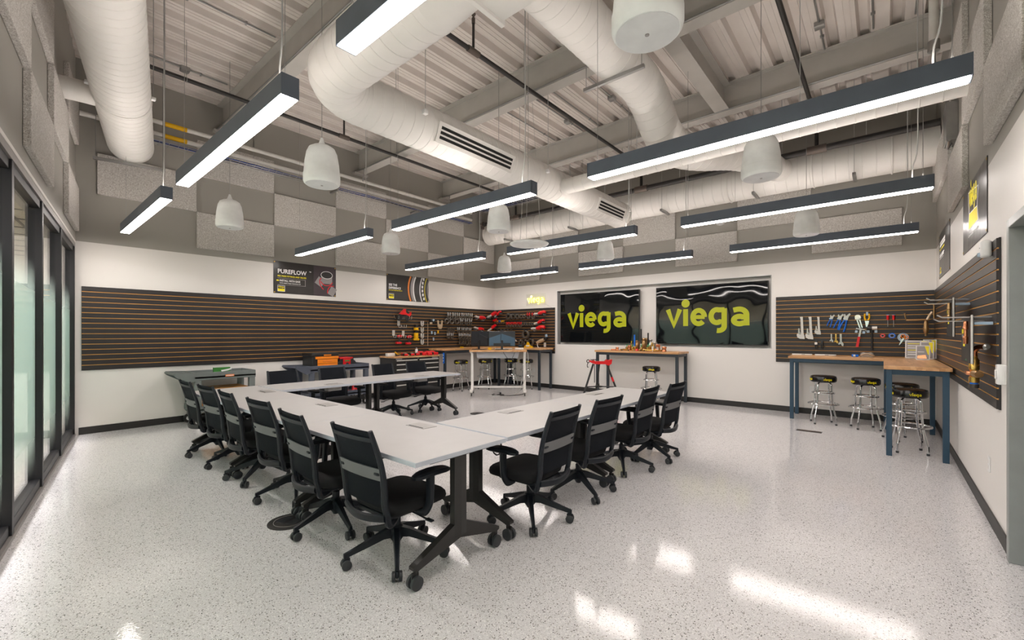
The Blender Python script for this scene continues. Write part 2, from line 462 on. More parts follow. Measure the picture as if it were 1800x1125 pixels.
def stroke(bm, pts, w, f, d):
    n = len(pts); L = []; R = []
    for i in range(n):
        p = Vector((pts[i][0], pts[i][1]))
        a = Vector((pts[max(i - 1, 0)][0], pts[max(i - 1, 0)][1])); b = Vector((pts[min(i + 1, n - 1)][0], pts[min(i + 1, n - 1)][1]))
        d0 = (p - a); d1 = (b - p)
        if d0.length < 1e-6: d0 = d1
        if d1.length < 1e-6: d1 = d0
        d0.normalize(); d1.normalize()
        t = (d0 + d1)
        t = t.normalized() if t.length > 1e-4 else d1
        nn = Vector((-t.y, t.x)); k = min(1.5, 1.0 / max(0.35, abs(nn.dot(Vector((-d0.y, d0.x))))))
        L.append(p + nn * w / 2 * k); R.append(p - nn * w / 2 * k)
    a0 = [bm.verts.new(f(p.x, p.y, 0)) for p in L]; b0 = [bm.verts.new(f(p.x, p.y, 0)) for p in R]
    a1 = [bm.verts.new(f(p.x, p.y, d)) for p in L]; b1 = [bm.verts.new(f(p.x, p.y, d)) for p in R]
    for i in range(n - 1):
        bm.faces.new((a1[i], a1[i + 1], b1[i + 1], b1[i])); bm.faces.new((a0[i], b0[i], b0[i + 1], a0[i + 1]))
        bm.faces.new((a0[i], a0[i + 1], a1[i + 1], a1[i])); bm.faces.new((b0[i], b1[i], b1[i + 1], b0[i + 1]))
    bm.faces.new((a0[0], a1[0], b1[0], b0[0])); bm.faces.new((a0[-1], b0[-1], b1[-1], a1[-1]))
def wordmark(bm, f, w=0.27, d=0.004):
    """f(u, v, h): u right, v up in x-heights, h metres towards the viewer"""
    for k in WORD:
        for j, s in enumerate(WORD[k]):
            stroke(bm, s, w * (0.8 if (k in 'ae' and j == 0 and len(s) == 2) else 1), f, d * (1 + 0.12 * j))
    pts = arc(1.165, 1.30, 0.235, 0.235, 0, 340, 17)
    prism(bm, pts, 0, d, lambda u, v, h: f(u, v, h))
# ================================================================== room shell
bm = newbm(); prism(bm, [(XA - .2, gy(XA) - .02), (XC + .2, gy(XC) - .03), (XC + .2, YB + .2), (XA - .2, YB + .2)], -0.12, 0.0, lambda u, v, h: V(u, v, h))
floor = struct('floor', bm, 'flake_floor')
bm = newbm(); boxb(bm, XA - .15, XA, gy(XA) - .3, YB + .15, 0, 5.62); wall_left = struct('wall_left', bm, 'wall_paint')
bm = newbm(); boxb(bm, XC, XC + .15, 4.22, YB + .15, 0, 5.62)
boxb(bm, XC, XC + .15, gy(XC) - .1, 3.26, 0, 5.62); boxb(bm, XC, XC + .15, 3.26, 4.22, 2.19, 5.62)
wall_right = struct('wall_right', bm, 'wall_paint')
# screen wall with a recess for the two screens
RX0, RX1, RZ0, RZ1 = -6.56, -1.62, 1.165, 2.575
bm = newbm()
boxb(bm, XA, RX0, YB, YB + .3, 0, 5.62); boxb(bm, RX1, XC, YB, YB + .3, 0, 5.62)
boxb(bm, RX0, RX1, YB, YB + .3, 0, RZ0); boxb(bm, RX0, RX1, YB, YB + .3, RZ1, 5.62); boxb(bm, RX0, RX1, YB + .14, YB + .3, RZ0, RZ1)
wall_back = struct('wall_back', bm, 'wall_paint')
bm = newbm()
t = .012
boxb(bm, RX0, RX1, YB + .002, YB + .14, RZ1 - t, RZ1); boxb(bm, RX0, RX1, YB + .002, YB + .14, RZ0, RZ0 + t)
boxb(bm, RX0, RX0 + t, YB + .002, YB + .14, RZ0 + t, RZ1 - t); boxb(bm, RX1 - t, RX1, YB + .002, YB + .14, RZ0 + t, RZ1 - t)
struct('trim_1', bm, 'recess_grey')

# baseboards
def baseboard(name, x0, x1, y0, y1):
    bm = newbm(); boxb(bm, x0, x1, y0, y1, 0, .105, .004); return struct(name, bm, 'rubber_base')
baseboard('baseboard_left', XA, XA + .012, gy(XA) + .03, YB)
baseboard('baseboard_back', XA + .012, XC - .012, YB - .012, YB)
baseboard('baseboard_right', XC - .012, XC, 4.22, YB)

# glazed wall: local x runs along it from the left wall, local y points into the room
GL = Matrix.Translation((GX0, GY0, 0)) @ Matrix.Rotation(GA, 4, 'Z')
def g_obj(name, bm, m, parent=None, smooth=False):
    o = obj(name, bm, m, parent, None, smooth)
    if parent is None: o.matrix_world = GL; o['kind'] = 'structure'
    return o
GLEN = 9.75
bm = newbm(); boxb(bm, -.3, GLEN, -.22, 0, 2.76, 5.62); g_obj('wall_glazed', bm, 'wall_paint')
posts = [0.05] + [ (x - GX0) / math.cos(GA) - .035 for x in (-7.31, -5.98, -4.69, -3.38, -2.06, -0.74) ] + [GLEN - .3]
for i in range(len(posts) - 1):
    a, b = posts[i], posts[i + 1]
    bm = newbm(); boxb(bm, a + .03, b - .03, -.062, -.052, .10, 2.65)
    pane = g_obj('window_%d' % (i + 1), bm, 'film_glass')
    bm = newbm(); boxb(bm, a - .035, a + .035, -.115, -.005, .03, 2.70, .004); g_obj('window_post', bm, 'window_black', pane)
    bm = newbm(); boxb(bm, a + .035, b - .035, -.10, -.02, 2.63, 2.70, .004); g_obj('window_head', bm, 'window_black', pane)
    bm = newbm(); boxb(bm, a + .035, b - .035, -.10, -.02, .03, .11, .004); g_obj('window_sill', bm, 'window_black', pane)
bm = newbm(); boxb(bm, 0, GLEN, -.17, .0, 0, .03); g_obj('trim_2', bm, 'alu_grey')
bm = newbm(); boxb(bm, 0, GLEN, -.20, -.004, 2.70, 2.76); g_obj('trim_3', bm, 'alu_grey')
# hall beyond the glass
bm = newbm(); boxb(bm, -3, GLEN + 2, -3.3, -.17, -.12, 0); g_obj('floor_hall', bm, 'hall_carpet')
bm = newbm(); boxb(bm, -3, GLEN + 2, -3.3, -3.1, 0, 2.95); g_obj('wall_hall', bm, 'hall_paint')
bm = newbm(); boxb(bm, -3.1, -3, -3.3, -.2, 0, 2.95); g_obj('wall_hall_end', bm, 'hall_paint')
bm = newbm(); boxb(bm, -3, GLEN + 2, -3.3, -.17, 2.86, 2.95); hall_ceiling = g_obj('ceiling_hall', bm, 'hall_tile')
for k in range(5):
    bm = newbm(); boxb(bm, -3, GLEN + 2, -2.9 + k * .61, -2.875 + k * .61, 2.85, 2.862); g_obj('grid_bar', bm, 'screw_dark', hall_ceiling)
for k in range(18):
    bm = newbm(); boxb(bm, -2.8 + k * .61, -2.775 + k * .61, -3.1, -.25, 2.851, 2.861); g_obj('grid_bar', bm, 'screw_dark', hall_ceiling)
for k in range(6):  # glowing panels added to light the hall and the film from behind
    bm = newbm(); boxb(bm, -1.6 + k * 2.0, -.4 + k * 2.0, -1.95, -1.4, 2.835, 2.848)
    o = obj('hall_fill_panel', bm, 'hall_fill', None, None, False); o.matrix_world = GL
    tag(o, 'flat added hall fill panel beyond the glass, %s from the far end' % ('first', 'second', 'third', 'fourth', 'fifth', 'sixth')[k], 'fill light', 'added hall fill panels')

# door in the right wall
bm = newbm()
for y0, y1, z0, z1 in ((4.17, 4.225, 0, 2.195), (3.255, 3.31, 0, 2.195), (3.31, 4.17, 2.14, 2.195)):
    boxb(bm, XC - .025, XC + .13, y0, y1, z0, z1, .004)
door = struct('door_1', bm, 'door_steel')
bm = newbm(); boxb(bm, XC + .06, XC + .10, 3.315, 4.165, .01, 2.135, .003); obj('door_leaf', bm, 'door_steel', door, None, False)
bm = newbm(); tube(bm, [(XC + .06, 3.4, 1.0), (XC + .01, 3.4, 1.0), (XC + .01, 3.52, 1.0)], .011, 10); obj('door_handle', bm, 'chrome', door)

# ------------------------------------------------------------------ roof deck, beams
bm = newbm()
P = 0.325; x = XA - .1; prof = []
while x < XC + .3:
    prof += [(x, ZD), (x + .185, ZD), (x + .212, ZD + .085), (x + .298, ZD + .085)]
    x += P
y0, y1 = gy(XC) - .3, YB + .1
lo = [(bm.verts.new((px, y0, pz)), bm.verts.new((px, y1, pz))) for px, pz in prof]
for i in range(len(lo) - 1):
    bm.faces.new((lo[i][0], lo[i + 1][0], lo[i + 1][1], lo[i][1]))
# stiffening grooves pressed into the lower flats, and the slab over the deck
x = XA - .1
while x < XC + .3:
    for dx in (.06, .125): boxb(bm, x + dx, x + dx + .012, y0, y1, ZD - .006, ZD + .002)
    x += P
boxb(bm, XA - .1, XC + .3, y0, y1, ZD + .13, ZD + .2)
ceiling = struct('ceiling', bm, 'deck_paint')
def ibeam(name, a, b, zt, h=.45, w=.19):
    """I-section from a to b, top flange at zt"""
    a = Vector(a); b = Vector(b); d = (b - a).normalized(); n = Vector((-d.y, d.x, 0))
    bm = newbm()
    pr = [(-w/2, 0), (w/2, 0), (w/2, -.016), (.006, -.016), (.006, -h + .016), (w/2, -h + .016), (w/2, -h), (-w/2, -h), (-w/2, -h + .016), (-.006, -h + .016), (-.006, -.016), (-w/2, -.016)]
    A = [bm.verts.new(a + n * u + V(0, 0, zt + v)) for u, v in pr]; B = [bm.verts.new(b + n * u + V(0, 0, zt + v)) for u, v in pr]
    for i in range(len(pr)): bm.faces.new((A[i], A[(i + 1) % 12], B[(i + 1) % 12], B[i]))
    bm.faces.new(A); bm.faces.new(list(reversed(B)))
    return obj(name, bm, 'beam_paint', ceiling, None, False)
BEAMS = (2.50, 5.10, 7.50)
for yb in BEAMS: ibeam('roof_beam', (XA, yb, 0), (XC, yb, 0), ZD - .001)
ibeam('roof_girder', (-1.95, 2.51, 0), (-1.95, 7.49, 0), ZD - .003, .43, .21)
# bearing plates at the left wall under each beam
for yb in BEAMS:
    bm = newbm(); boxb(bm, XA + .001, XA + .10, yb - .16, yb + .16, ZD - .49, ZD - .452); obj('bearing_plate', bm, 'beam_paint', ceiling, None, False)

# ------------------------------------------------------------------ slat walls
def slatwall(name, label, x0, x1, z0, plane):
    """plane 'A','B','C'; x0..x1 along the wall; sixteen slats over a grooved board"""
    rz = {'A': PI / 2, 'B': 0, 'C': -PI / 2}[plane]
    org = {'A': V(XA, 0, 0), 'B': V(0, YB, 0), 'C': V(XC, 0, 0)}[plane]
    s = {'A': 1, 'B': 1, 'C': -1}[plane]
    L = abs(x1 - x0); mid = (x0 + x1) / 2
    loc = {'A': V(XA, mid, z0), 'B': V(mid, YB, z0), 'C': V(XC, mid, z0)}[plane]
    t = thing(name, label, 'slatwall', loc, rz)
    bm = newbm(); boxb(bm, -L / 2, L / 2, -.0125, -.001, .0, 1.219); obj('backing_board', bm, 'slat_black', t, None, False)
    bm = newbm(); boxb(bm, -L / 2 - .0006, L / 2 + .0006, -.0190, -.0126, -.0048, .0048); g0 = obj('groove', bm, 'groove_mdf', t, None, False); g0.location = (0, 0, .0762)
    for k in range(2, 16): again(g0, (0, 0, k * .0762))
    bm = newbm()
    g = .0050
    prism(bm, [(-.0126, g), (-.0235, g), (-.025, g + .0015), (-.025, .0762 - g - .0015), (-.0235, .0762 - g), (-.0126, .0762 - g)], -L / 2, L / 2, lambda u, v, h: V(h, u, v))
    first = obj('slat', bm, 'slat_black', t, None, False)
    for k in range(1, 16): again(first, (0, 0, k * .0762))
    return t
ZS = 0.9246
slatwall('slatwall', 'long black slatwall with orange grooves along the wall beside the glazing', gy(XA) + .06, YB - .026, ZS, 'A')
slatwall('slatwall', 'short black slatwall hung with red press tools under the glowing sign', XA + .026, -6.62, ZS, 'B')
slatwall('slatwall', 'black slatwall hung with wrenches and pliers right of the screens', -1.546, XC - .026, ZS, 'B')
slatwall('slatwall', 'black slatwall beside the door carrying two sample boards', 4.56, YB - .026, ZS, 'C')

# ------------------------------------------------------------------ acoustic panels
def panel(mat4, label, x0, x1, z0):
    bm = newbm(); boxb(bm, x0 + .004, x1 - .004, 0, .05, z0 + .003, z0 + .603, .006)
    o = obj('acoustic_panel', bm, 'wood_wool', None, None, False); o.matrix_world = mat4
    # origin at the panel's lower left
    off = Vector((x0, 0, z0)); o.data.transform(Matrix.Translation(-off)); o.matrix_world = mat4 @ Matrix.Translation(off)
    tag(o, label, 'acoustic panel', 'speckled wood-wool wall panels')
ORD = ['first', 'second', 'third', 'fourth', 'fifth', 'sixth', 'seventh']
ROW = {2.90: 'lower row', 3.505: 'middle row', 4.11: 'upper row'}
MA = Matrix.Translation((XA, 0, 0)) @ Matrix.Rotation(PI / 2, 4, 'Z') @ Matrix.Diagonal((1, -1, 1, 1))
MA = Matrix(((0, 1, 0, XA), (1, 0, 0, 0), (0, 0, 1, 0), (0, 0, 0, 1)))      # local x -> Y, local y -> +X
MBm = Matrix(((1, 0, 0, 0), (0, -1, 0, YB), (0, 0, 1, 0), (0, 0, 0, 1)))
MC = Matrix(((0, -1, 0, XC), (1, 0, 0, 0), (0, 0, 1, 0), (0, 0, 0, 1)))
def pbox(plane, label, x0, x1, z0):
    bm = newbm()
    if plane == 'A': boxb(bm, XA + .001, XA + .05, x0 + .004, x1 - .004, z0, z0 + .602, .006); org = V(XA, (x0 + x1) / 2, z0)
    if plane == 'B': boxb(bm, x0 + .004, x1 - .004, YB - .05, YB - .001, z0, z0 + .602, .006); org = V((x0 + x1) / 2, YB, z0)
    if plane == 'C': boxb(bm, XC - .05, XC - .001, x0 + .004, x1 - .004, z0, z0 + .602, .006); org = V(XC, (x0 + x1) / 2, z0)
    if plane == 'G':
        boxb(bm, x0 + .004, x1 - .004, .001, .05, z0, z0 + .602, .006); org = V((x0 + x1) / 2, 0, z0)
    o = obj('acoustic_panel', bm, 'wood_wool', None, org, False)
    if plane == 'G': o.matrix_world = GL @ Matrix.Translation(org)
    tag(o, label, 'acoustic panel', 'speckled wood-wool wall panels')
cnt = {}
for k in range(7):
    y0 = .885 + k * 1.219; y1 = min(y0 + 1.219, YB - .06)
    for z0 in ((3.505,) if k % 2 == 0 else (2.90, 4.11)):
        n = cnt.get(z0, 0); cnt[z0] = n + 1
        pbox('A', 'speckled panel on the poster wall, %s, %s from the glazing' % (ROW[z0], ORD[n]), y0, y1, z0)
cnt = {}
for k in range(7):
    x0 = -8.32 + k * 1.222; z0 = 2.90 if k % 2 == 0 else 3.505
    n = cnt.get(z0, 0); cnt[z0] = n + 1
    pbox('B', 'speckled panel above the screens, %s, %s from the far corner' % (ROW[z0], ORD[n]), x0, x0 + 1.219, z0)
cnt = {}
for k, (y0, zs) in enumerate(((3.66, (2.90, 4.11)), (4.88, (3.505,)), (6.10, (2.90, 4.11)), (7.32, (3.505,)))):
    for z0 in zs:
        n = cnt.get(z0, 0); cnt[z0] = n + 1
        pbox('C', 'speckled panel on the door wall, %s, %s from the door' % (ROW[z0], ORD[n]), y0, y0 + 1.219, z0)
pbox('C', 'narrow speckled panel in the corner above the hand tools', 8.54, YB - .06, 3.505)
cnt = {}
for k, (x0, zs) in enumerate(((.18, (2.90, 4.11)), (1.40, (3.505,)), (2.62, (2.90, 4.11)), (3.84, (3.505,)), (5.06, (2.90, 4.11)))):
    for z0 in zs:
        n = cnt.get(z0, 0); cnt[z0] = n + 1
        pbox('G', 'speckled panel above the glazing, %s, %s from the corner' % (ROW[z0], ORD[n]), x0, x0 + 1.219, z0)

# ------------------------------------------------------------------ ducts
def duct_bm(pts, r, seam=.13, n=36, phase=0.0, cap=True):
    """round spiral duct along pts with raised seams"""
    pts = [Vector(p) for p in pts]
    dist = [0]
    for i in range(1, len(pts)): dist.append(dist[-1] + (pts[i] - pts[i - 1]).length)
    T = dist[-1]
    s_list = []; k = 0
    marks = []
    s = seam / 2 + phase
    while s < T - .03: marks.append(s); s += seam
    for m_ in marks: s_list += [(m_ - .006, 0), (m_ - .002, .0034), (m_ + .002, .0034), (m_ + .006, 0)]
    s_list += [(0, 0), (T, 0)] + [(d, 0) for d in dist[1:-1] if all(abs(d - m_) > .012 for m_ in marks)]
    s_list.sort()
    def at(s):
        for i in range(1, len(pts)):
            if s <= dist[i] + 1e-9:
                f = (s - dist[i - 1]) / max(dist[i] - dist[i - 1], 1e-9); return pts[i - 1].lerp(pts[i], f), i
        return pts[-1], len(pts) - 1
    bm = newbm(); rs = []; px = None
    # smooth tangents
    tang = []
    for i in range(len(pts)):
        d = (pts[min(i + 1, len(pts) - 1)] - pts[max(i - 1, 0)]).normalized(); tang.append(d)
    for s, dr in s_list:
        p, i = at(s)
        f = (s - dist[i - 1]) / max(dist[i] - dist[i - 1], 1e-9)
        d = tang[i - 1].lerp(tang[i], min(max(f, 0), 1)).normalized()
        if px is None: x, y, _ = frame_of(d)
        else: x = (px - d * px.dot(d)).normalized(); y = d.cross(x)
        px = x
        rr = r(s / T) if callable(r) else r
        rs.append(circ(p, x, y, rr + dr, n))
    rings(bm, rs, cap)
    return bm
def arc3(c, u, v, r, a0, a1, n=8):
    c = Vector(c); u = Vector(u); v = Vector(v)
    return [c + u * (r * math.cos(math.radians(a0 + (a1 - a0) * k / n))) + v * (r * math.sin(math.radians(a0 + (a1 - a0) * k / n))) for k in range(n + 1)]
def hanger(parent, x, y, z0, r=.004, z1=None, m='galvanised'):
    bm = newbm(); cyl(bm, (x, y, z0), (x, y, z1 or ZD + .01), r, n=6); return obj('hanger_rod', bm, m, parent, parent.location.copy())

# left duct beside the glazing
D1A, D1B = V(-8.46, 1.22, 4.245), V(-1.2, -.16, 4.24)
RD1 = .265
t = thing('air_duct', 'thick white spiral duct ending open near the left corner above the glazing', 'duct', D1A)
o = obj('duct_pipe', duct_bm([D1A, D1B], RD1, .125), 'duct_paint', t, D1A)
u1 = (D1B - D1A).normalized()
bm = newbm(); a = D1A + u1 * 1.75; tube(bm, circ(a, *frame_of(u1)[:2], RD1 + .003, 40), .008, 6, closed=True); obj('duct_collar', bm, 'duct_paint', t, D1A)
nrm = V(-u1.y, u1.x, 0)
bm = newbm(); a = D1A + u1 * 1.55 - nrm * .24; cyl(bm, a + V(0, 0, .0), a - nrm * .40 + V(0, 0, .0), .12, n=24); obj('branch_spigot', bm, 'duct_paint', t, D1A)
for dd in (.06,):
    a = D1A + u1 * dd
    bm = newbm(); box(bm, a + V(0, 0, -.30), (.80, .04, .04), (0, 0, math.atan2(nrm.y, nrm.x)), .003); obj('support_strut', bm, 'galvanised', t, D1A)
    for sg in (-1, 1): 
        q = a + nrm * sg * .37; hanger(t, q.x, q.y, a.z - .34)
for dd in (1.85, 4.2):
    for sg in (-1, 1):
        q = D1A + u1 * dd + nrm * sg * .285
        hanger(t, q.x, q.y, q.z)
        bm = newbm(); box(bm, q + V(0, 0, .0), (.06, .04, .03), None, .003); obj('hanger_clip', bm, 'white_plastic', t, D1A)
bm = newbm(); lathe(bm, D1A - u1 * .002, [(.25, 0), (.25, .004)], 32, u1); obj('duct_mouth', bm, 'black_slot', t, D1A)

# main supply duct: rectangular plenum, reducer, bend, long run with two slot diffusers
X2, Y1_, Z2 = -4.02, 1.93, 3.82
t = thing('air_duct', 'main white spiral duct bending past the middle of the room with black slot diffusers', 'duct', V(X2, Y1_, Z2))
R2 = .245; BR = .42
pts = [V(-2.35, Y1_, Z2), V(X2 + BR, Y1_, Z2)] + arc3((X2 + BR, Y1_ + BR, Z2), (-1, 0, 0), (0, -1, 0), BR, 90, 0, 10)[1:] + [V(X2, 8.02, Z2)]
obj('duct_pipe', duct_bm(pts, R2, .13), 'duct_paint', t, t.location.copy())
bm = newbm(); lathe(bm, (X2, 8.02, Z2), [(R2 + .012, -.03), (R2 + .012, 0), (R2 - .01, .012), (.02, .02)], 36, (0, 1, 0)); obj('duct_end_cap', bm, 'duct_paint', t, t.location.copy())
bm = newbm(); rings(bm, [circ((-2.35, Y1_, Z2), V(0, 1, 0), V(0, 0, 1), R2, 32), circ((-1.91, Y1_ - .12, Z2 + .01), V(0, 1, 0), V(0, 0, 1), .31, 32)], True); obj('duct_reducer', bm, 'duct_paint', t, t.location.copy())
bm = newbm(); boxb(bm, -1.90, .2, 1.35, 2.13, Z2 - .31, Z2 + .36, .01); obj('duct_plenum', bm, 'duct_paint', t, t.location.copy())
bm = newbm(); boxb(bm, -1.93, -1.895, 1.33, 2.15, Z2 - .33, Z2 + .38, .004); obj('duct_flange', bm, 'duct_paint', t, t.location.copy())
def slot_diffuser(y0, y1, a):
    # plate hugging the duct side turned to the room, three dark slots
    c = V(X2, (y0 + y1) / 2, Z2)
    n_ = V(math.cos(a), 0, math.sin(a)); tg = V(-math.sin(a), 0, math.cos(a))
    bm = newbm()
    w = .11
    q = [c + n_ * (R2 + .012) + tg * s_ * w + V(0, sy * (y1 - y0) / 2, 0) for s_, sy in ((-1, -1), (-1, 1), (1, 1), (1, -1))]
    q2 = [p_ - n_ * .05 for p_ in q]
    va = [bm.verts.new(p_) for p_ in q]; vb = [bm.verts.new(p_) for p_ in q2]
    bm.faces.new(va); bm.faces.new(list(reversed(vb)))
    for i in range(4): bm.faces.new((va[i], vb[i], vb[(i + 1) % 4], va[(i + 1) % 4]))
    pl = obj('slot_diffuser', bm, 'duct_paint', t, t.location.copy(), False)
    for k in (-1, 0, 1):
        bm = newbm()
        q = [c + n_ * (R2 + .0155) + tg * (k * .052 + s_ * .016) + V(0, sy * ((y1 - y0) / 2 - .04), 0) for s_, sy in ((-1, -1), (-1, 1), (1, 1), (1, -1))]
        q2 = [p_ - n_ * .003 for p_ in q]
        va = [bm.verts.new(p_) for p_ in q]; vb = [bm.verts.new(p_) for p_ in q2]
        bm.faces.new(va); bm.faces.new(list(reversed(vb)))
        for i in range(4): bm.faces.new((va[i], vb[i], vb[(i + 1) % 4], va[(i + 1) % 4]))
        o = obj('slot', bm, 'black_slot', pl, t.location.copy(), False); o.location = (0, 0, 0)
slot_diffuser(3.15, 4.45, math.radians(-22)); slot_diffuser(6.75, 7.75, math.radians(-22))
for y in (2.95, 5.2, 7.9):
    for sx in (-1, 1):
        bm = newbm(); box(bm, (X2 + sx * .25, y, Z2 + .03), (.08, .05, .05), None, .004); obj('hanger_clip', bm, 'white_plastic', t, t.location.copy())
        hanger(t, X2 + sx * .27, y, Z2 + .03, m='cord_white')

# branch from the main duct to the right wall
t = thing('air_duct', 'slim white branch duct running behind the long light to the right wall', 'duct', V(X2 + .2, 5.70, 3.75))
obj('duct_pipe', duct_bm([V(X2 + .2, 5.70, 3.75), V(XC - .02, 5.70, 3.75)], .115, .16, 24), 'duct_paint', t, t.location.copy())
bm = newbm(); lathe(bm, (X2 + .235, 5.70, 3.75), [(.15, 0), (.125, .02), (.117, .05)], 24, (1, 0, 0)); obj('duct_collar', bm, 'duct_paint', t, t.location.copy())
for x in (-2.6, -.7): hanger(t, x, 5.70, 3.86, m='cord_white')

# return duct that drops from the high run to the screen wall
X3 = -2.30; Z3 = 4.58
pts = [V(X3, 1.0, Z3), V(X3, 4.9, Z3)] + bez([V(X3, 5.15, Z3 - .01), V(X3, 5.45, 4.46), V(X3, 5.85, 4.20), V(X3 + .05, 6.25, 4.11), V(X3 + .25, 6.75, 4.14), V(-1.72, 7.6, 4.27), V(-1.35, 8.72, 4.27)], 5)
t = thing('air_duct', 'wide white duct dropping beside the girder towards the screen wall', 'duct', V(X3, 5.15, Z3))
obj('duct_pipe', duct_bm(pts, lambda q: .25 - .06 * max(0, (q - .72) / .28), .145), 'duct_paint', t, t.location.copy())
for y in (4.42,):
    bm = newbm(); box(bm, (X3, y, Z3 - .275), (.74, .04, .04), None, .003); obj('support_strut', bm, 'galvanised', t, t.location.copy())
    for sx in (-1, 1): hanger(t, X3 + sx * .34, y, Z3 - .29)
ZR = pts[-1].z
# duct along the screen wall
t = thing('air_duct', 'long white spiral duct running along the screen wall under the roof', 'duct', V(-8.50, 8.95, 4.24))
obj('duct_pipe', duct_bm([V(-8.50, 8.95, 4.24), V(XC - .01, 8.95, 4.24)], .29, .17), 'duct_paint', t, t.location.copy())
for x in (-6.7, -4.6, -2.2, -.9, .1):
    bm = newbm(); tube(bm, circ(V(x, 8.95, 4.24), V(0, 1, 0), V(0, 0, 1), .295, 32), .012, 6, closed=True); obj('duct_band', bm, 'duct_paint', t, t.location.copy())
for x in (-7.6, -5.6, -3.4, -1.75, -.35):
    hanger(t, x, 8.62, 3.96, m='cord_white'); 
    bm = newbm(); box(bm, (x, 8.78, 3.94), (.045, .42, .045), None, .003); obj('support_strut', bm, 'galvanised', t, t.location.copy())

# ------------------------------------------------------------------ pipes
def pipe_thing(name, label, cat, pts, r, m, n=12):
    bm = newbm(); tube(bm, pts, r, n)
    return tag(obj(name, bm, m, None, pts[0]), label, cat)
def sprinkler(label, x, y0, y1, joints):
    t = thing('sprinkler_pipe', label, 'pipe', V(x, y0, 4.88))
    bm = newbm(); tube(bm, [V(x, y0, 4.88), V(x, y1, 4.88)], .028, 12); obj('pipe', bm, 'black_pipe', t, t.location.copy())
    for y in joints:
        bm = newbm(); cyl(bm, (x, y - .09, 4.88), (x, y + .09, 4.88), .038, n=12); j = obj('pipe_joint', bm, 'pipe_joint', t, t.location.copy())
        bm = newbm(); cyl(bm, (x, y, 4.88), (x, y, 5.28), .016, n=10); o = obj('sprinkler_riser', bm, 'black_pipe', t, t.location.copy())
        bm = newbm(); lathe(bm, (x, y, 5.28), [(.022, -.06), (.022, .0), (.01, .02), (.03, .05), (.03, .056)], 12); obj('sprinkler_head', bm, 'pipe_joint', t, t.location.copy())
    for y in (y0 + .9, (y0 + y1) / 2 + .35, y1 - .8):
        hanger(t, x, y, 4.91)
        bm = newbm(); tube(bm, circ(V(x, y, 4.88), V(1, 0, 0), V(0, 0, 1), .032, 14), .004, 5, closed=True); obj('pipe_ring', bm, 'galvanised', t, t.location.copy())
sprinkler('black sprinkler pipe nearest the poster wall, crossing under the beams', -7.14, .7, 8.45, (3.85,))
sprinkler('black sprinkler pipe crossing above the middle of the room', -3.78, .2, 8.45, (3.7,))
sprinkler('black sprinkler pipe nearest the right wall, seen between the lights', -.82, .6, 8.45, (4.0,))
t = thing('sprinkler_main', 'thick black sprinkler main running along above the screen wall duct', 'pipe', V(-8.3, 8.5, 4.42))
bm = newbm(); tube(bm, [V(-8.3, 8.5, 4.42), V(XC - .03, 8.5, 4.42)], .05, 14); obj('pipe', bm, 'black_pipe', t, t.location.copy())
for x in (-7.14, -3.78, -.82):
    bm = newbm(); cyl(bm, (x - .13, 8.5, 4.42), (x + .13, 8.5, 4.42), .064, n=14); obj('pipe_joint', bm, 'pipe_joint', t, t.location.copy())
    bm = newbm(); cyl(bm, (x, 8.5, 4.45), (x, 8.5, 4.90), .028, n=12); obj('pipe_riser', bm, 'black_pipe', t, t.location.copy())
bm = newbm(); cyl(bm, (-8.36, 8.5, 4.42), (-8.28, 8.5, 4.42), .07, n=14); cyl(bm, (-8.32, 8.5, 4.46), (-8.32, 8.5, 4.30), .05, n=12); obj('pipe_elbow', bm, 'pipe_joint', t, t.location.copy())
for x in (-7.9, -5.5, -3.0, -1.3, -.2): hanger(t, x, 8.5, 4.46, .005, m='cord_white')
for z, nm in ((4.74, 'upper'), (4.55, 'lower')):
    t = thing('wall_pipe', '%s of two white pipes along the poster wall under the roof' % nm, 'pipe', V(-8.55, gy(-8.6) + .05, z))
    bm = newbm(); tube(bm, [V(-8.55, gy(-8.6) + .05, z), V(-8.55, 8.3, z)], .034, 12); obj('pipe', bm, 'pipe_white', t, t.location.copy())
    for y in (6.2,): 
        bm = newbm(); cyl(bm, (-8.55, y - .15, z), (-8.55, y + .15, z), .040, n=12); obj('pipe_joint', bm, 'pipe_white', t, t.location.copy())
    bm = newbm(); cyl(bm, (-8.55, 1.62, z), (-8.55, 1.92, z), .0355, n=12); obj('marker_tape', bm, 'tool_yellow', t, t.location.copy())
    for y in (2.9, 5.7): hanger(t, -8.55, y, z)
def cable_tray(label, a, b, w):
    a = Vector(a); b = Vector(b); d = (b - a).normalized(); n_ = V(-d.y, d.x, 0); L = (b - a).length
    t = thing('cable_tray', label, 'cable tray', a)
    for s_ in (-1, 0, 1):
        bm = newbm(); tube(bm, [a + n_ * s_ * w / 2, b + n_ * s_ * w / 2], .005, 6); obj('tray_rail', bm, 'galvanised', t, a)
    for s_ in (-1, 1):
        bm = newbm(); tube(bm, [a + n_ * s_ * w / 2 + V(0, 0, .05), b + n_ * s_ * w / 2 + V(0, 0, .05)], .004, 6); obj('tray_rail', bm, 'galvanised', t, a)
    bm = newbm(); k = 0.05
    while k < L:
        p = a + d * k; tube(bm, [p - n_ * w / 2 + V(0, 0, .05), p - n_ * w / 2, p + n_ * w / 2, p + n_ * w / 2 + V(0, 0, .05)], .003, 5); k += .12
    o = obj('tray_rungs', bm, 'galvanised', t, a); o['kind'] = 'stuff'
    for q, m_ in enumerate(('cable_blue', 'cable_black', 'cable_blue', 'print_grey')):
        pts = []; nseg = 14
        for j in range(nseg + 1):
            pts.append(a + d * (L * j / nseg) + n_ * ((q - 1.5) * w / 5 + random.uniform(-.02, .02)) + V(0, 0, .012 + random.uniform(0, .02)))
        bm = newbm(); tube(bm, bez(pts, 4), .009, 6); obj('cable', bm, m_, t, a)
    return t
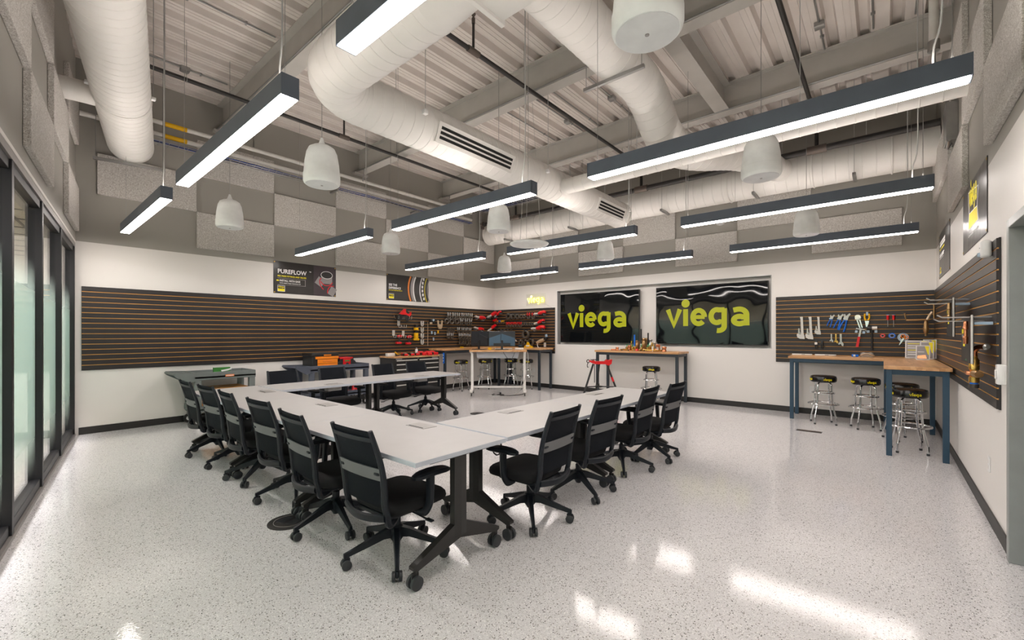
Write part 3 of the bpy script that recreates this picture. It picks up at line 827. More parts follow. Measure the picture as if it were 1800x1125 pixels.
tr = cable_tray('wire cable tray with blue cables along the poster wall', (-8.5, gy(-8.5) + .4, 4.40), (-8.5, 8.2, 4.40), .2)
for y in (2.2, 4.4, 6.4): 
    bm = newbm(); boxb(bm, -8.70, -8.40, y - .02, y + .02, 4.35, 4.39, .003); obj('tray_bracket', bm, 'galvanised', tr, tr.location.copy())
cable_tray('wire cable tray with blue cables high along the screen wall', (-8.0, 8.15, 4.62), (XC - .3, 8.15, 4.62), .2)
# conduits strapped under the deck, each with a junction box
conds = [(-6.15, .4, 2.35, 1.35), (-4.75, .2, 2.3, None), (-3.1, 2.7, 4.9, 3.25), (-2.75, .2, 4.9, 3.95), (-4.45, 5.3, 7.3, 6.8), (-4.1, 5.3, 7.35, None),
         (-3.45, 5.3, 7.3, 6.6), (-5.1, 5.3, 7.3, 5.55), (-.62, 5.2, 7.4, 6.75), (-.1, 5.2, 7.3, None), (.3, 5.2, 7.3, None), (-7.9, .6, 2.3, 1.75), (-1.2, .2, 4.9, 1.9)]
for i, (x, y0, y1, yb) in enumerate(conds):
    bm = newbm(); tube(bm, [V(x, y0, ZD - .02), V(x, y1, ZD - .02)], .011, 8); t = obj('conduit', bm, 'galvanised', ceiling)
    for y in (y0 + .5, y1 - .35):
        bm = newbm(); boxb(bm, x - .022, x + .022, y - .01, y + .01, ZD - .036, ZD - .003); obj('conduit_strap', bm, 'galvanised', t)
    if yb:
        bm = newbm(); box(bm, (x, yb, ZD - .035), (.11, .11, .06), None, .006); obj('junction_box', bm, 'galvanised', t)
for i, yb in enumerate(BEAMS):
    pts = [V(XA + .35, yb - .12, 4.7)] + [V(XA + .40, yb - .11, 4.95), V(XA + .55, yb - .105, 4.985), V(XC - .25, yb - .105, 4.985)]
    bm = newbm(); tube(bm, bez(pts, 5), .011, 8)
    obj('conduit', bm, 'galvanised', ceiling)

# ------------------------------------------------------------------ pendant lights
def linear_light(xc, yc, label):
    t = thing('linear_pendant_light', label, 'pendant light', V(xc, yc, 2.90), 0, 'long dark linear pendant lights')
    L = 2.46; w = .105; h = .132
    bm = newbm(); boxb(bm, -L / 2 + .006, L / 2 - .006, -w / 2, w / 2, .006, h, .002); obj('housing', bm, 'fixture_body', t, None, False)
    bm = newbm(); boxb(bm, -L / 2 + .012, L / 2 - .012, -w / 2 + .005, w / 2 - .005, -.002, .0055); obj('diffuser', bm, 'diffuser', t, None, False)
    bm = newbm(); boxb(bm, -L / 2 + .03, L / 2 - .03, -w / 2 + .02, w / 2 - .02, h - .001, h + .0006); obj('added_uplight_strip', bm, 'added_uplight', t, None, False)  # glowing strip added on the housing to lift the ceiling brightness
    for s_ in (-1, 1):
        bm = newbm(); boxb(bm, s_ * (L / 2 - .006), s_ * L / 2, -w / 2, w / 2, 0, h, .001); obj('end_cap', bm, 'fixture_body', t, None, False)
        bm = newbm(); cyl(bm, (s_ * (L / 2 - .08), 0, h), (s_ * (L / 2 - .08), 0, ZD - 2.80), .0022, n=5); obj('suspension_wire', bm, 'galvanised', t)
        bm = newbm(); cyl(bm, (s_ * (L / 2 - .08), 0, h - .002), (s_ * (L / 2 - .08), 0, h + .03), .006, n=8); obj('wire_gripper', bm, 'galvanised', t)
    bm = newbm(); tube(bm, bez([(L / 2 - .16, 0, h - .002), (L / 2 - .155, 0, h + .12), (L / 2 - .12, 0, h + .35), (L / 2 - .12, 0, 1.4), (L / 2 - .12, 0, ZD - 2.80)], 4), .0055, 6); obj('power_cord', bm, 'cord_white', t)
    return t
LX = (-7.045, -3.965, -.85); LY = (1.13, 3.55, 5.98, 8.42)
RN = ('row nearest the glazing', 'second row from the glazing', 'third row from the glazing', 'row nearest the screen wall')
CN = ('left of the three', 'middle of the three', 'right of the three')
for j, y in enumerate(LY):
    for i, x in enumerate(LX):
        linear_light(x, y, 'long dark pendant light, %s, %s' % (RN[j], CN[i]))

# ------------------------------------------------------------------ pendant speakers
def speaker(x, y, label):
    t = thing('pendant_speaker', label, 'speaker', V(x, y, 3.0), 0, 'white pendant speakers')
    bm = newbm(); lathe(bm, (0, 0, 0), [(.160, .0), (.172, .012), (.178, .03), (.178, .10), (.176, .105), (.174, .11), (.165, .22), (.148, .32), (.125, .372), (.085, .398), (.045, .408), (.030, .43), (.018, .465), (.012, .485)], 40); obj('speaker_shell', bm, 'speaker_white', t)
    bm = newbm(); lathe(bm, (0, 0, 0), [(.15, .004), (.156, .001), (.156, -.003), (.02, -.006)], 40); g_ = obj('speaker_grille', bm, 'grille_white', t)
    bm = newbm(); lathe(bm, (0, 0, -.006), [(.011, 0), (.011, -.004)], 12); obj('badge', bm, 'print_grey', g_)
    bm = newbm(); cyl(bm, (0, 0, .48), (0, 0, ZD - 2.90), .0035, n=6); obj('suspension_cable', bm, 'galvanised', t)
SX = (-7.24, -4.42, -.92); SY = (2.14, 4.86, 8.17)
SR = ('nearest the glazing', 'in the middle row', 'in the row by the screen wall')
for j, y in enumerate(SY):
    for i, x in enumerate(SX): speaker(x, y, 'white bell shaped pendant speaker %s, %s' % (SR[j], CN[i]))
# flat round ceiling microphone
t = thing('hanging_disc', 'flat round white disc hung on wires above the tables', 'ceiling device', V(-4.37, 5.54, 2.90))
bm = newbm(); lathe(bm, (0, 0, 0), [(.26, -.012), (.30, -.004), (.315, .008), (.315, .018), (.29, .03), (.05, .04)], 40); obj('disc_body', bm, 'speaker_white', t)
for k in range(3):
    a = 2 * PI * k / 3 + .4
    bm = newbm(); cyl(bm, (.2 * math.cos(a), .2 * math.sin(a), .03), (.03 * math.cos(a), .03 * math.sin(a), ZD - 2.80), .003, n=5); obj('suspension_wire', bm, 'cord_white', t)

# riser pipe and electrical box high on the door wall, small dome on the screen wall
t = thing('riser_pipe', 'white riser pipe with a grey collar high beside the door wall', 'pipe', V(.45, 7.15, 4.88))
bm = newbm(); cyl(bm, (.45, 7.15, 4.90), (.45, 7.15, ZD + .01), .045, n=16); obj('pipe', bm, 'pipe_white', t, t.location.copy())
bm = newbm(); cyl(bm, (.45, 7.15, 4.80), (.45, 7.15, 4.92), .055, n=16); obj('pipe_collar', bm, 'galvanised', t, t.location.copy())
bm = newbm(); tube(bm, bez([V(.45, 7.15, 4.80), V(.46, 7.1, 4.6), V(.53, 7.05, 4.5), V(.55, 7.0, 4.3), V(.55, 7.0, 4.06)], 5), .016, 8); obj('conduit', bm, 'galvanised', t, t.location.copy())
t = thing('electrical_box', 'grey steel electrical box between panels high on the door wall', 'electrical box', V(XC, 7.0, 3.62))
bm = newbm(); boxb(bm, XC - .10, XC - .001, 6.85, 7.15, 3.62, 4.05, .005); obj('box_body', bm, 'galvanised', t, t.location.copy(), False)
bm = newbm(); tube(bm, bez([V(XC - .05, 7.0, 3.63), V(XC - .07, 7.0, 3.58), V(XC - .08, 6.92, 3.56), V(XC - .08, 6.80, 3.60)], 4), .014, 8); obj('conduit', bm, 'galvanised', t, t.location.copy())
p = on_y(1267, 388, YB)
t = thing('wall_dome', 'small white dome on the screen wall behind the lights', 'sensor', V(p.x, YB, p.z))
bm = newbm(); lathe(bm, (p.x, YB, p.z), [(.10, 0), (.10, .03), (.08, .08), (.04, .11)], 20, (0, -1, -.2)); obj('dome_body', bm, 'white_plastic', t, t.location.copy())
bm = newbm(); box(bm, (p.x, YB - .02, p.z + .09), (.05, .04, .06), None, .006); obj('dome_bracket', bm, 'white_plastic', t, t.location.copy())
# ================================================================== conference tables
TZ = .745
def conf_table():
    t = thing('conference_table', '', 'table')
    L, W = 1.524, .762
    bm = newbm(); boxb(bm, -L / 2 + .003, L / 2 - .003, -W / 2 + .003, W / 2 - .003, TZ - .026, TZ, .002); obj('tabletop', bm, 'laminate', t, None, False)
    bm = newbm()
    for x0, x1, y0, y1 in ((-L/2, L/2, -W/2, -W/2 + .003), (-L/2, L/2, W/2 - .003, W/2), (-L/2, -L/2 + .003, -W/2 + .003, W/2 - .003), (L/2 - .003, L/2, -W/2 + .003, W/2 - .003)):
        boxb(bm, x0, x1, y0, y1, TZ - .028, TZ - .0005)
    obj('edge_band', bm, 'laminate_edge', t, None, False)
    bm = newbm(); boxb(bm, -.11, .11, W / 2 - .20, W / 2 - .07, TZ, TZ + .003, .001); pb = obj('power_module', bm, 'power_box', t, None, False)
    bm = newbm(); boxb(bm, -.085, .085, W / 2 - .190, W / 2 - .182, TZ + .003, TZ + .0045); obj('power_slot', bm, 'black_slot', pb, None, False)
    bm = newbm(); boxb(bm, -.10, .10, W / 2 - .21, W / 2 - .10, TZ - .09, TZ - .028, .006); obj('cable_box', bm, 'power_box', t, None, False)
    bm = newbm(); boxb(bm, -L / 2 + .16, L / 2 - .16, -.03, .03, TZ - .075, TZ - .035, .004); obj('crossbeam', bm, 'table_steel', t, None, False)
    for s in (-1, 1):
        x = s * (L / 2 - .068)
        bm = newbm(); prism(bm, [(-.022, -.05), (.022, -.05), (.03, 0), (.022, .05), (-.022, .05), (-.03, 0)], .20, TZ - .04, lambda u, v, h: V(x + u, v, h)); lg = obj('leg', bm, 'table_steel', t, None, False)
        bm = newbm(); box(bm, (x, 0, TZ - .035), (.07, .50, .02), None, .003); obj('top_bracket', bm, 'table_steel', t, None, False)
        for q in (-1, 1):
            bm = newbm()
            P4 = [(.0, .30), (.0, .185), (.335, .105), (.36, .118), (.36, .135)]
            prism(bm, [(v, z) for v, z in P4], -.022, .022, lambda u, v, h: V(x + h, q * u, v)); f = obj('foot', bm, 'table_steel', t, None, False)
            yc = q * .335
            bm = newbm(); cyl(bm, (x, yc, .07), (x, yc, .125), .009, n=8); box(bm, (x, yc, .075), (.014, .05, .05), None, .006); obj('caster_fork', bm, 'table_steel', f)
            for e in (-1, 1):
                bm = newbm(); lathe(bm, (x + e * .020, yc, .0405), [(.030, -.012), (.0405, -.009), (.0405, .009), (.030, .012)], 20, (1, 0, 0)); obj('caster_wheel', bm, 'caster_grey', f)
    return t
tb0 = conf_table()
TABLES = [(-2.735, 1.865, 0, 'white topped table at the corner nearest the camera'), (-4.26, 1.865, 0, 'white topped table in the middle of the front row'),
          (-5.785, 1.865, 0, 'white topped table at the far left end of the front row'),
          (-2.36, 3.03, PI / 2, 'white topped table in the right wing, next to the near corner'), (-2.36, 4.56, PI / 2, 'white topped table at the free end of the right wing'),
          (-6.15, 3.03, -PI / 2, 'white topped table in the left wing, joined to the front row'), (-6.15, 4.56, -PI / 2, 'white topped table at the free end of the left wing')]
for i, (x, y, rz, lb) in enumerate(TABLES):
    t = tb0 if i == 0 else copy_tree(tb0)
    t.location = (x, y, 0); t.rotation_euler = (0, 0, rz); t['label'] = lb; t['group'] = 'white tables set in a horseshoe'
    # the power boxes sit towards the open middle
# ================================================================== office chairs
def office_chair():
    t = thing('office_chair', '', 'chair')
    # seat cushion: a thick rounded pad with waterfall front
    def pad(z0, z1, wx, y0, y1, crown):
        bm = newbm(); rs = []
        n = 28
        for zz, k in ((z0, .90), (z0 + .015, .97), ((z0 + z1) / 2, 1.0), (z1 - .014, .975), (z1, .90)):
            ring = []
            for j in range(n):
                a = 2 * PI * j / n; c, s = math.cos(a), math.sin(a)
                ex = .42
                px = math.copysign(abs(c) ** ex, c) * wx * k; py = math.copysign(abs(s) ** ex, s) * (y1 - y0) / 2 * k + (y0 + y1) / 2
                dz = -.03 * max(0, (py - (y1 - .12)) / .12) ** 2
                ring.append(V(px, py, zz + dz))
            rs.append(ring)
        rings(bm, rs, True)
        return bm
    obj('seat', pad(.355, .435, .245, -.20, .28, .01), 'chair_fabric', t, None, True, 60)
    bm = newbm(); box(bm, (0, .0, .338), (.34, .36, .03), None, .01); obj('seat_pan', bm, 'chair_plastic', t)
    # back: y position as a function of height
    def by(z): return -.235 - .10 * ((z - .42) / .48) - .022 * math.sin(max(0, (z - .42) / .48) * PI) * -1
    def hw(z): return .218 - .012 * abs((z - .68) / .24)
    for s in (-1, 1):
        pts = [V(s * hw(z), by(z), z) for z in (.905, .82, .72, .62, .52, .45)] + [V(s * .207, -.220, .375), V(s * .198, -.205, .322), V(s * .175, -.165, .312), V(s * .12, -.09, .325)]
        bm = newbm(); P = bez(pts, 4); tube(bm, P, .017, 8, radii=[.013 + .006 * min(1, i / 14) for i in range(len(P))], flat=1.25); obj('back_post', bm, 'chair_plastic', t)
    def sheet(z0, z1, off, m, name, bulge=.012, th=.004, wk=.97):
        bm = newbm(); nu, nv = 10, 6
        def f(u, v, o):
            z = z0 + (z1 - z0) * v; x = (u * 2 - 1) * hw(z) * wk
            return V(x, by(z) + off + bulge * ((u * 2 - 1) ** 2 - 1) + o, z)
        A = [[bm.verts.new(f(i / nu, j / nv, 0)) for j in range(nv + 1)] for i in range(nu + 1)]
        B = [[bm.verts.new(f(i / nu, j / nv, th)) for j in range(nv + 1)] for i in range(nu + 1)]
        for i in range(nu):
            for j in range(nv):
                bm.faces.new((A[i][j], A[i + 1][j], A[i + 1][j + 1], A[i][j + 1])); bm.faces.new((B[i][j], B[i][j + 1], B[i + 1][j + 1], B[i + 1][j]))
        for i in range(nu):
            bm.faces.new((A[i][0], B[i][0], B[i + 1][0], A[i + 1][0])); bm.faces.new((A[i][nv], A[i + 1][nv], B[i + 1][nv], B[i][nv]))
        for j in range(nv):
            bm.faces.new((A[0][j], A[0][j + 1], B[0][j + 1], B[0][j])); bm.faces.new((A[nu][j], B[nu][j], B[nu][j + 1], A[nu][j + 1]))
        return obj(name, bm, m, t)
    sheet(.43, .90, .0, 'mesh_fabric', 'mesh_back', .010)
    sheet(.835, .862, -.012, 'chair_band', 'upper_rail', .020, .010, 1.0).data.materials[0] = M['chair_plastic']
    lb = sheet(.60, .675, -.016, 'chair_band', 'lumbar_band', .012, .010, .98)
    for s in (-1, 1):
        bm = newbm(); box(bm, (s * .185, by(.64) - .018, .64), (.045, .02, .016), None, .006); obj('lumbar_grip', bm, 'chair_plastic', lb)
    bm = newbm(); P = [V(-.205 + .41 * i / 12, -.235 - .045 * math.sin(PI * i / 12), .372 - .015 * math.sin(PI * i / 12)) for i in range(13)]; tube(bm, P, .017, 8, flat=1.5); obj('lower_rail', bm, 'chair_plastic', t)
    # arms
    for s in (-1, 1):
        bm = newbm(); P = bez([V(s * .17, .03, .335), V(s * .245, .03, .338), V(s * .285, .035, .40), V(s * .288, .04, .48), V(s * .283, .045, .570)], 5); tube(bm, P, .02, 8, radii=[.018 + .006 * (i / len(P)) for i in range(len(P))], flat=1.35); a = obj('arm_post', bm, 'chair_plastic', t)
        bm = newbm(); rs = []
        for z, k in ((.566, .86), (.574, 1), (.590, 1), (.598, .88)):
            ring = []
            for j in range(20):
                an = 2 * PI * j / 20; c, q = math.cos(an), math.sin(an)
                yy = math.copysign(abs(q) ** .6, q) * .145 * k + .055
                ring.append(V(s * .283 + math.copysign(abs(c) ** .7, c) * .048 * k, yy, z + .012 * (1 - ((yy - .055) / .145) ** 2)))
            rs.append(ring)
        rings(bm, rs, True); obj('arm_pad', bm, 'chair_plastic', a)
    bm = newbm(); box(bm, (0, -.01, .315), (.13, .22, .05), None, .015); obj('tilt_mechanism', bm, 'chair_plastic', t)
    bm = newbm(); tube(bm, bez([V(.06, .03, .31), V(.16, .04, .30), V(.24, .05, .285)], 4), .006, 6); box(bm, (.265, .055, .283), (.06, .03, .012), None, .005); obj('height_lever', bm, 'chair_plastic', t)
    bm = newbm(); lathe(bm, (0, 0, 0), [(.026, .12), (.027, .255), (.017, .26), (.014, .30)], 16); obj('gas_column', bm, 'chair_plastic', t)
    bm = newbm(); lathe(bm, (0, 0, 0), [(.022, .085), (.030, .10), (.047, .125), (.050, .185), (.034, .205)], 16); obj('base_hub', bm, 'chair_plastic', t)
    leg0 = None
    for k in range(5):
        if leg0 is None:
            bm = newbm(); rs = []
            for d, z, w, h in ((.025, .165, .056, .066), (.09, .158, .046, .050), (.20, .122, .036, .038), (.30, .092, .028, .028), (.335, .082, .026, .026)):
                rs.append([V(-w / 2, d, z - h / 2), V(w / 2, d, z - h / 2), V(w / 2 * .7, d, z + h / 2), V(-w / 2 * .7, d, z + h / 2)])
            rings(bm, rs, True); leg0 = obj('leg', bm, 'chair_plastic', t, None, True, 30)
            bm = newbm(); cyl(bm, (0, .325, .05), (0, .325, .088), .010, n=8); box(bm, (0, .32, .047), (.018, .05, .044), None, .008); obj('caster_hood', bm, 'chair_plastic', leg0)
            for e in (-1, 1):
                bm = newbm(); lathe(bm, (e * .020, .32, .030), [(.023, -.011), (.030, -.008), (.030, .007), (.023, .011)], 18, (1, 0, 0)); obj('caster_wheel', bm, 'caster_grey', leg0)
        else:
            again(leg0, (0, 0, 0), (0, 0, 2 * PI * k / 5))
    return t
ch0 = office_chair()
CH = []
for x, y, d, lb in ((-2.45, 1.69, 2, 'black office chair nearest the camera, front row of tables'), (-3.20, 1.66, -3, 'black office chair, second from the near corner in the front row'),
                    (-4.05, 1.73, 3, 'black office chair, third from the near corner in the front row'), (-4.82, 1.72, -2, 'black office chair, fourth from the near corner in the front row'),
                    (-5.57, 1.74, 4, 'black office chair, fifth from the near corner in the front row'), (-6.27, 1.72, 0, 'black office chair at the far left end of the front row')):
    CH.append((x, y, math.radians(d), lb))
for x, y, d, lb in ((-2.14, 2.72, 3, 'black office chair in the right wing, closest to the camera'), (-2.15, 3.46, -3, 'black office chair, second from the near corner in the right wing'),
                    (-2.17, 4.37, 2, 'black office chair, third from the near corner in the right wing'), (-2.11, 5.00, -2, 'black office chair at the far end of the right wing')):
    CH.append((x, y, PI / 2 + math.radians(d), lb))
for x, y, d, lb in ((-6.56, 2.74, 2, 'black office chair in front of the gap between the two carts'), (-6.56, 3.49, -2, 'black office chair in front of the navy cart'),
                    (-6.62, 4.50, 3, 'black office chair left of the tool chest, behind the left wing'), (-6.66, 5.24, -3, 'black office chair in front of the tool chest drawers')):
    CH.append((x, y, -PI / 2 + math.radians(d), lb))
for i, (x, y, rz, lb) in enumerate(CH):
    t = ch0 if i == 0 else copy_tree(ch0)
    t.location = (x, y, 0); t.rotation_euler = (0, 0, rz); t['label'] = lb; t['group'] = 'black mesh office chairs around the tables'
    # turn each five-star base its own way
    a = random.uniform(0, 1.2)
    for ch in t.children:
        if ch.name.startswith('leg'):
            ch.rotation_euler = (0, 0, ch.rotation_euler.z + a)

# ================================================================== benches
BZ = 1.075
def bench(label, x0, x1, y0, y1, legs, top_m, steel='bench_steel', name='work_bench', thick=.042, apron=True):
    c = V((x0 + x1) / 2, (y0 + y1) / 2, 0)
    t = thing(name, label, 'bench', c)
    bm = newbm(); boxb(bm, x0, x1, y0, y1, BZ - thick, BZ, .004); obj('bench_top', bm, top_m, t, c, False)
    w = .055
    for (lx, ly) in legs:
        bm = newbm(); boxb(bm, lx - w / 2, lx + w / 2, ly - w / 2, ly + w / 2, 0, BZ - thick, .003); obj('leg', bm, steel, t, c, False)
    xs = sorted(set(l[0] for l in legs)); ys = sorted(set(l[1] for l in legs))
    z0, z1 = BZ - thick - .06, BZ - thick
    for ly in (ys[0], ys[-1]):
        bm = newbm(); boxb(bm, xs[0] + w / 2, xs[-1] - w / 2, ly - .02, ly + .02, z0, z1); obj('rail', bm, steel, t, c, False)
    for lx in (xs[0], xs[-1]):
        bm = newbm(); boxb(bm, lx - .02, lx + .02, ys[0] + w / 2, ys[-1] - w / 2, z0, z1); obj('rail', bm, steel, t, c, False)
    return t
def four(x0, x1, y0, y1, i=.05): return [(x0 + i, y0 + i), (x1 - i, y0 + i), (x0 + i, y1 - i), (x1 - i, y1 - i)]
bench('butcher block bench on dark legs holding a crowd of fittings under the screens', -5.06, -3.14, 8.84, 9.44, four(-5.06, -3.14, 8.84, 9.44), 'butcher_x')
bench('butcher block bench under the hung wrenches, right of the screens', -1.25, .585, 8.76, 9.44, four(-1.25, .03 + .05, 8.76, 9.44) , 'butcher_x', 'bench_steel_daylit')
bench('butcher block bench along the door wall, end grain towards the camera', 0.0, .585, 6.86, 8.755, four(0.0, .585, 6.86, 8.755), 'butcher_y', 'bench_steel_daylit')
bench('butcher block bench along the wall beside the tool chest', -8.765, -8.15, 7.0, 9.46, four(-8.765, -8.15, 7.0, 9.46), 'butcher_y')
bench('butcher block bench in the far corner under the red press tools', -8.145, -6.65, 8.86, 9.46, four(-8.145, -6.65, 8.86, 9.46), 'butcher_x')

# ================================================================== stools
def cyl_word(bm, r, zc, xh, a0):
    """wordmark wrapped on an upright cylinder, centred at angle a0"""
    def f(u, v, h):
        a = a0 + (u - 2.27) * xh / r
        return V((r + h) * math.cos(a), (r + h) * math.sin(a), zc + (v - .45) * xh)
    wordmark(bm, f, .27, .0015)
def stool():
    t = thing('bar_stool', '', 'stool')
    bm = newbm(); lathe(bm, (0, 0, 0), [(.12, .672), (.165, .676), (.178, .692), (.180, .745), (.172, .768), (.14, .780), (.05, .784)], 40); s = obj('seat', bm, 'vinyl_black', t)
    for k in range(4):
        bm = newbm(); cyl_word(bm, .1805, .718, .026, PI / 2 * k + .9); obj('seat_wordmark', bm, 'logo_yellow', s, None, False)
    for k in range(2):
        a = PI / 2 * k; c, q = math.cos(a), math.sin(a)
        def pt(d, z): return V(c * d, q * d, z)
        P = [pt(-.20, 0), pt(-.198, .10), pt(-.190, .14), pt(-.145, .33), pt(-.130, .60), pt(-.118, .645), pt(-.08, .668), pt(0, .670), pt(.08, .668), pt(.118, .645), pt(.130, .60), pt(.145, .33), pt(.190, .14), pt(.198, .10), pt(.20, 0)]
        bm = newbm(); tube(bm, bez(P, 3), .0125, 10); lg = obj('leg', bm, 'chrome', t)
        for sg in (-1, 1):
            bm = newbm(); cyl(bm, pt(sg * .20, 0), pt(sg * .20, .025), .016, n=10); obj('foot_cap', bm, 'caster_grey', lg)
    for r, z in ((.205, .325), (.150, .50)):
        bm = newbm(); tube(bm, [V(r * math.cos(2 * PI * j / 36), r * math.sin(2 * PI * j / 36), z) for j in range(36)], .0115, 8, closed=True); obj('foot_ring', bm, 'chrome', t)
    return t
st0 = stool()
ST_ = [(-.745, 8.66, .1, 'chrome stool nearest the screens under the right bench'), (-.21, 8.60, .15, 'chrome stool second from the screens under the right bench'),
       (.19, 8.02, .4, 'chrome stool half hidden behind another under the side bench'), (.24, 7.28, .0, 'chrome stool closest to the camera, under the side bench'),
       (-3.66, 8.72, .1, 'chrome stool alone under the bench of fittings'),
       (-8.22, 7.60, 0, 'chrome stool next to the tool chest under the corner bench'), (-8.02, 8.28, .3, 'chrome stool in the corner, left of the one behind the monitors'),
       (-7.66, 8.92, .2, 'chrome stool behind the white cart, left of the last one'), (-7.18, 8.98, .5, 'chrome stool at the right end of the far corner bench')]
for i, (x, y, a, lb) in enumerate(ST_):
    t = st0 if i == 0 else copy_tree(st0)
    t.location = (x, y, 0); t.rotation_euler = (0, 0, a - .60); t['label'] = lb; t['group'] = 'round chrome bar stools'

# ================================================================== screens
def screen(label, x0, x1):
    c = V((x0 + x1) / 2, YB + .06, 1.845)
    t = thing('wall_screen', label, 'screen', c)
    bm = newbm(); boxb(bm, x0, x1, YB + .005, YB + .06, 1.222, 2.476, .004); obj('screen_case', bm, 'tool_black', t, c, False)
    bm = newbm(); boxb(bm, x0 + .012, x1 - .012, YB + .002, YB + .0048, 1.24, 2.464); p = obj('screen_panel', bm, 'tv_screen', t, c, False)
    W = x1 - x0; xh = W * .168; ox = x0 + W * .10; oz = 1.222 + 1.254 * .315
    bm = newbm(); wordmark(bm, lambda u, v, h: V(ox + u * xh, YB + .0018 - h, oz + v * xh), .275, .001); obj('wordmark', bm, 'screen_yellow', p, c, False).location = (0, 0, 0)
    bm = newbm(); boxb(bm, x0 + .4, x1 - .4, YB + .06, YB + .139, 1.4, 2.3); obj('wall_mount', bm, 'tool_black', t, c, False)
    return t
screen('large black screen on the left showing the yellow wordmark', -6.455, -4.275)
screen('large black screen on the right showing the yellow wordmark', -3.88, -1.675)

# glowing sign
p0 = on_y(927, 536, YB); p1 = on_y(959, 517, YB)
t = thing('neon_sign', 'small glowing yellow wordmark sign on the wall above the far corner', 'sign', V((p0.x + p1.x) / 2, YB, (p0.z + p1.z) / 2))
xh = (p1.x - p0.x) / 4.9; ox = p0.x + .02; oz = p0.z + .42 * xh
bm = newbm(); boxb(bm, p0.x - .02, p1.x + .02, YB - .02, YB - .014, p0.z - .03, p1.z + .03); obj('backing', bm, 'clear_backing', t, t.location.copy(), False)
bm = newbm(); wordmark(bm, lambda u, v, h: V(ox + u * xh, YB - .026 - h, oz + v * xh), .36, .006); obj('wordmark', bm, 'neon_yellow', t, t.location.copy(), False)
bm = newbm(); wordmark(bm, lambda u, v, h: V(ox + u * xh, YB - .034 - h, oz + v * xh), .10, .004); obj('tube_core', bm, 'neon_core', t, t.location.copy(), False)
for x in (p0.x, p1.x):
    for z in (p0.z, p1.z):
        bm = newbm(); cyl(bm, (x, YB - .02, z), (x, YB, z), .006, n=8); obj('standoff', bm, 'steel', t, t.location.copy())
bm = newbm(); tube(bm, bez([V(p1.x + .02, YB - .012, p0.z), V(p1.x + .12, YB - .01, p0.z - .06), V(p1.x + .26, YB - .01, p0.z - .12)], 5), .004, 6); obj('power_cord', bm, 'cord_white', t, t.location.copy())
# ================================================================== carts
def utility_cart(label, y0, y1, m, badge=None):
    """two-shelf moulded cart, long side along the left wall, handle towards the glazing"""
    x0, x1 = -8.72, -8.10; c = V((x0 + x1) / 2, (y0 + y1) / 2, 0); H = .845
    t = thing('utility_cart', label, 'cart', c)
    bh = .26                                    # handle length
    yb = y0 + bh
    for nm, z0, z1 in (('top_tray', H - .12, H), ('lower_tray', .22, .32)):
        bm = newbm()
        boxb(bm, x0, x1, yb, y1, z0 + .03, z0 + .055)
        for a, b, cc, d in ((x0, x0 + .03, yb, y1), (x1 - .03, x1, yb, y1), (x0 + .03, x1 - .03, yb, yb + .03), (x0 + .03, x1 - .03, y1 - .03, y1)):
            boxb(bm, a, b, cc, d, z0, z1, .006)
        obj(nm, bm, m, t, c, False)
    for lx in (x0 + .05, x1 - .05):
        for ly in (yb + .05, y1 - .05):
            bm = newbm(); boxb(bm, lx - .045, lx + .045, ly - .045, ly + .045, .20, H - .06, .012); obj('leg', bm, m, t, c)
            bm = newbm(); lathe(bm, (lx, ly, .075), [(.04, -.02), (.072, -.017), (.075, 0), (.072, .017), (.04, .02)], 20, (1, 0, 0)); w = obj('wheel', bm, 'rubber_base', t, c)
            bm = newbm(); lathe(bm, (lx, ly, .075), [(.035, -.021), (.04, 0), (.035, .021)], 16, (1, 0, 0)); o = obj('wheel_hub', bm, 'white_plastic', w, c); o.location = (0, 0, 0)
            bm = newbm(); boxb(bm, lx - .03, lx + .03, ly - .02, ly + .02, .13, .21, .006); obj('caster_fork', bm, 'galvanised', t, c)
    xm = (x0 + x1) / 2; hw = (x1 - x0) / 2
    # moulded handle: sloping bracket rising to a bar
    for sg in (-1, 1):
        bm = newbm(); prism(bm, [(yb + .02, H), (yb + .02, H - .13), (yb - .06, H - .15), (y0 + .03, H - .05), (y0, H - .012), (y0 + .02, H + .012)], xm + sg * (hw - .07), xm + sg * hw, lambda u, v, h: V(h, u, v))
        obj('handle_bracket', bm, m, t, c, False)
    bm = newbm(); tube(bm, [V(x0 + .02, y0 + .025, H - .01), V(x1 - .02, y0 + .025, H - .01)], .02, 12); obj('handle_bar', bm, m, t, c)
    bm = newbm(); boxb(bm, x0 + .04, x1 - .04, y0 + .05, yb, H - .03, H - .012); obj('handle_tray', bm, m, t, c, False)
    if badge:
        yy = y0 + (y1 - y0) * badge
        bm = newbm(); boxb(bm, x1, x1 + .004, yy, yy + .125, H - .085, H - .05, .002); b = obj('badge', bm, 'print_orange', t, c, False)
        bm = newbm(); boxb(bm, x1 + .004, x1 + .005, yy + .01, yy + .115, H - .073, H - .063); o = obj('badge_print', bm, 'print_white', b, c, False); o.location = (0, 0, 0)
    return t
utility_cart('grey green moulded cart with an orange badge beside the glazed corner', 1.66, 2.78, 'cart_grey', .60)
utility_cart('navy moulded cart carrying an orange toolbox and a red radio', 3.44, 4.92, 'cart_navy')
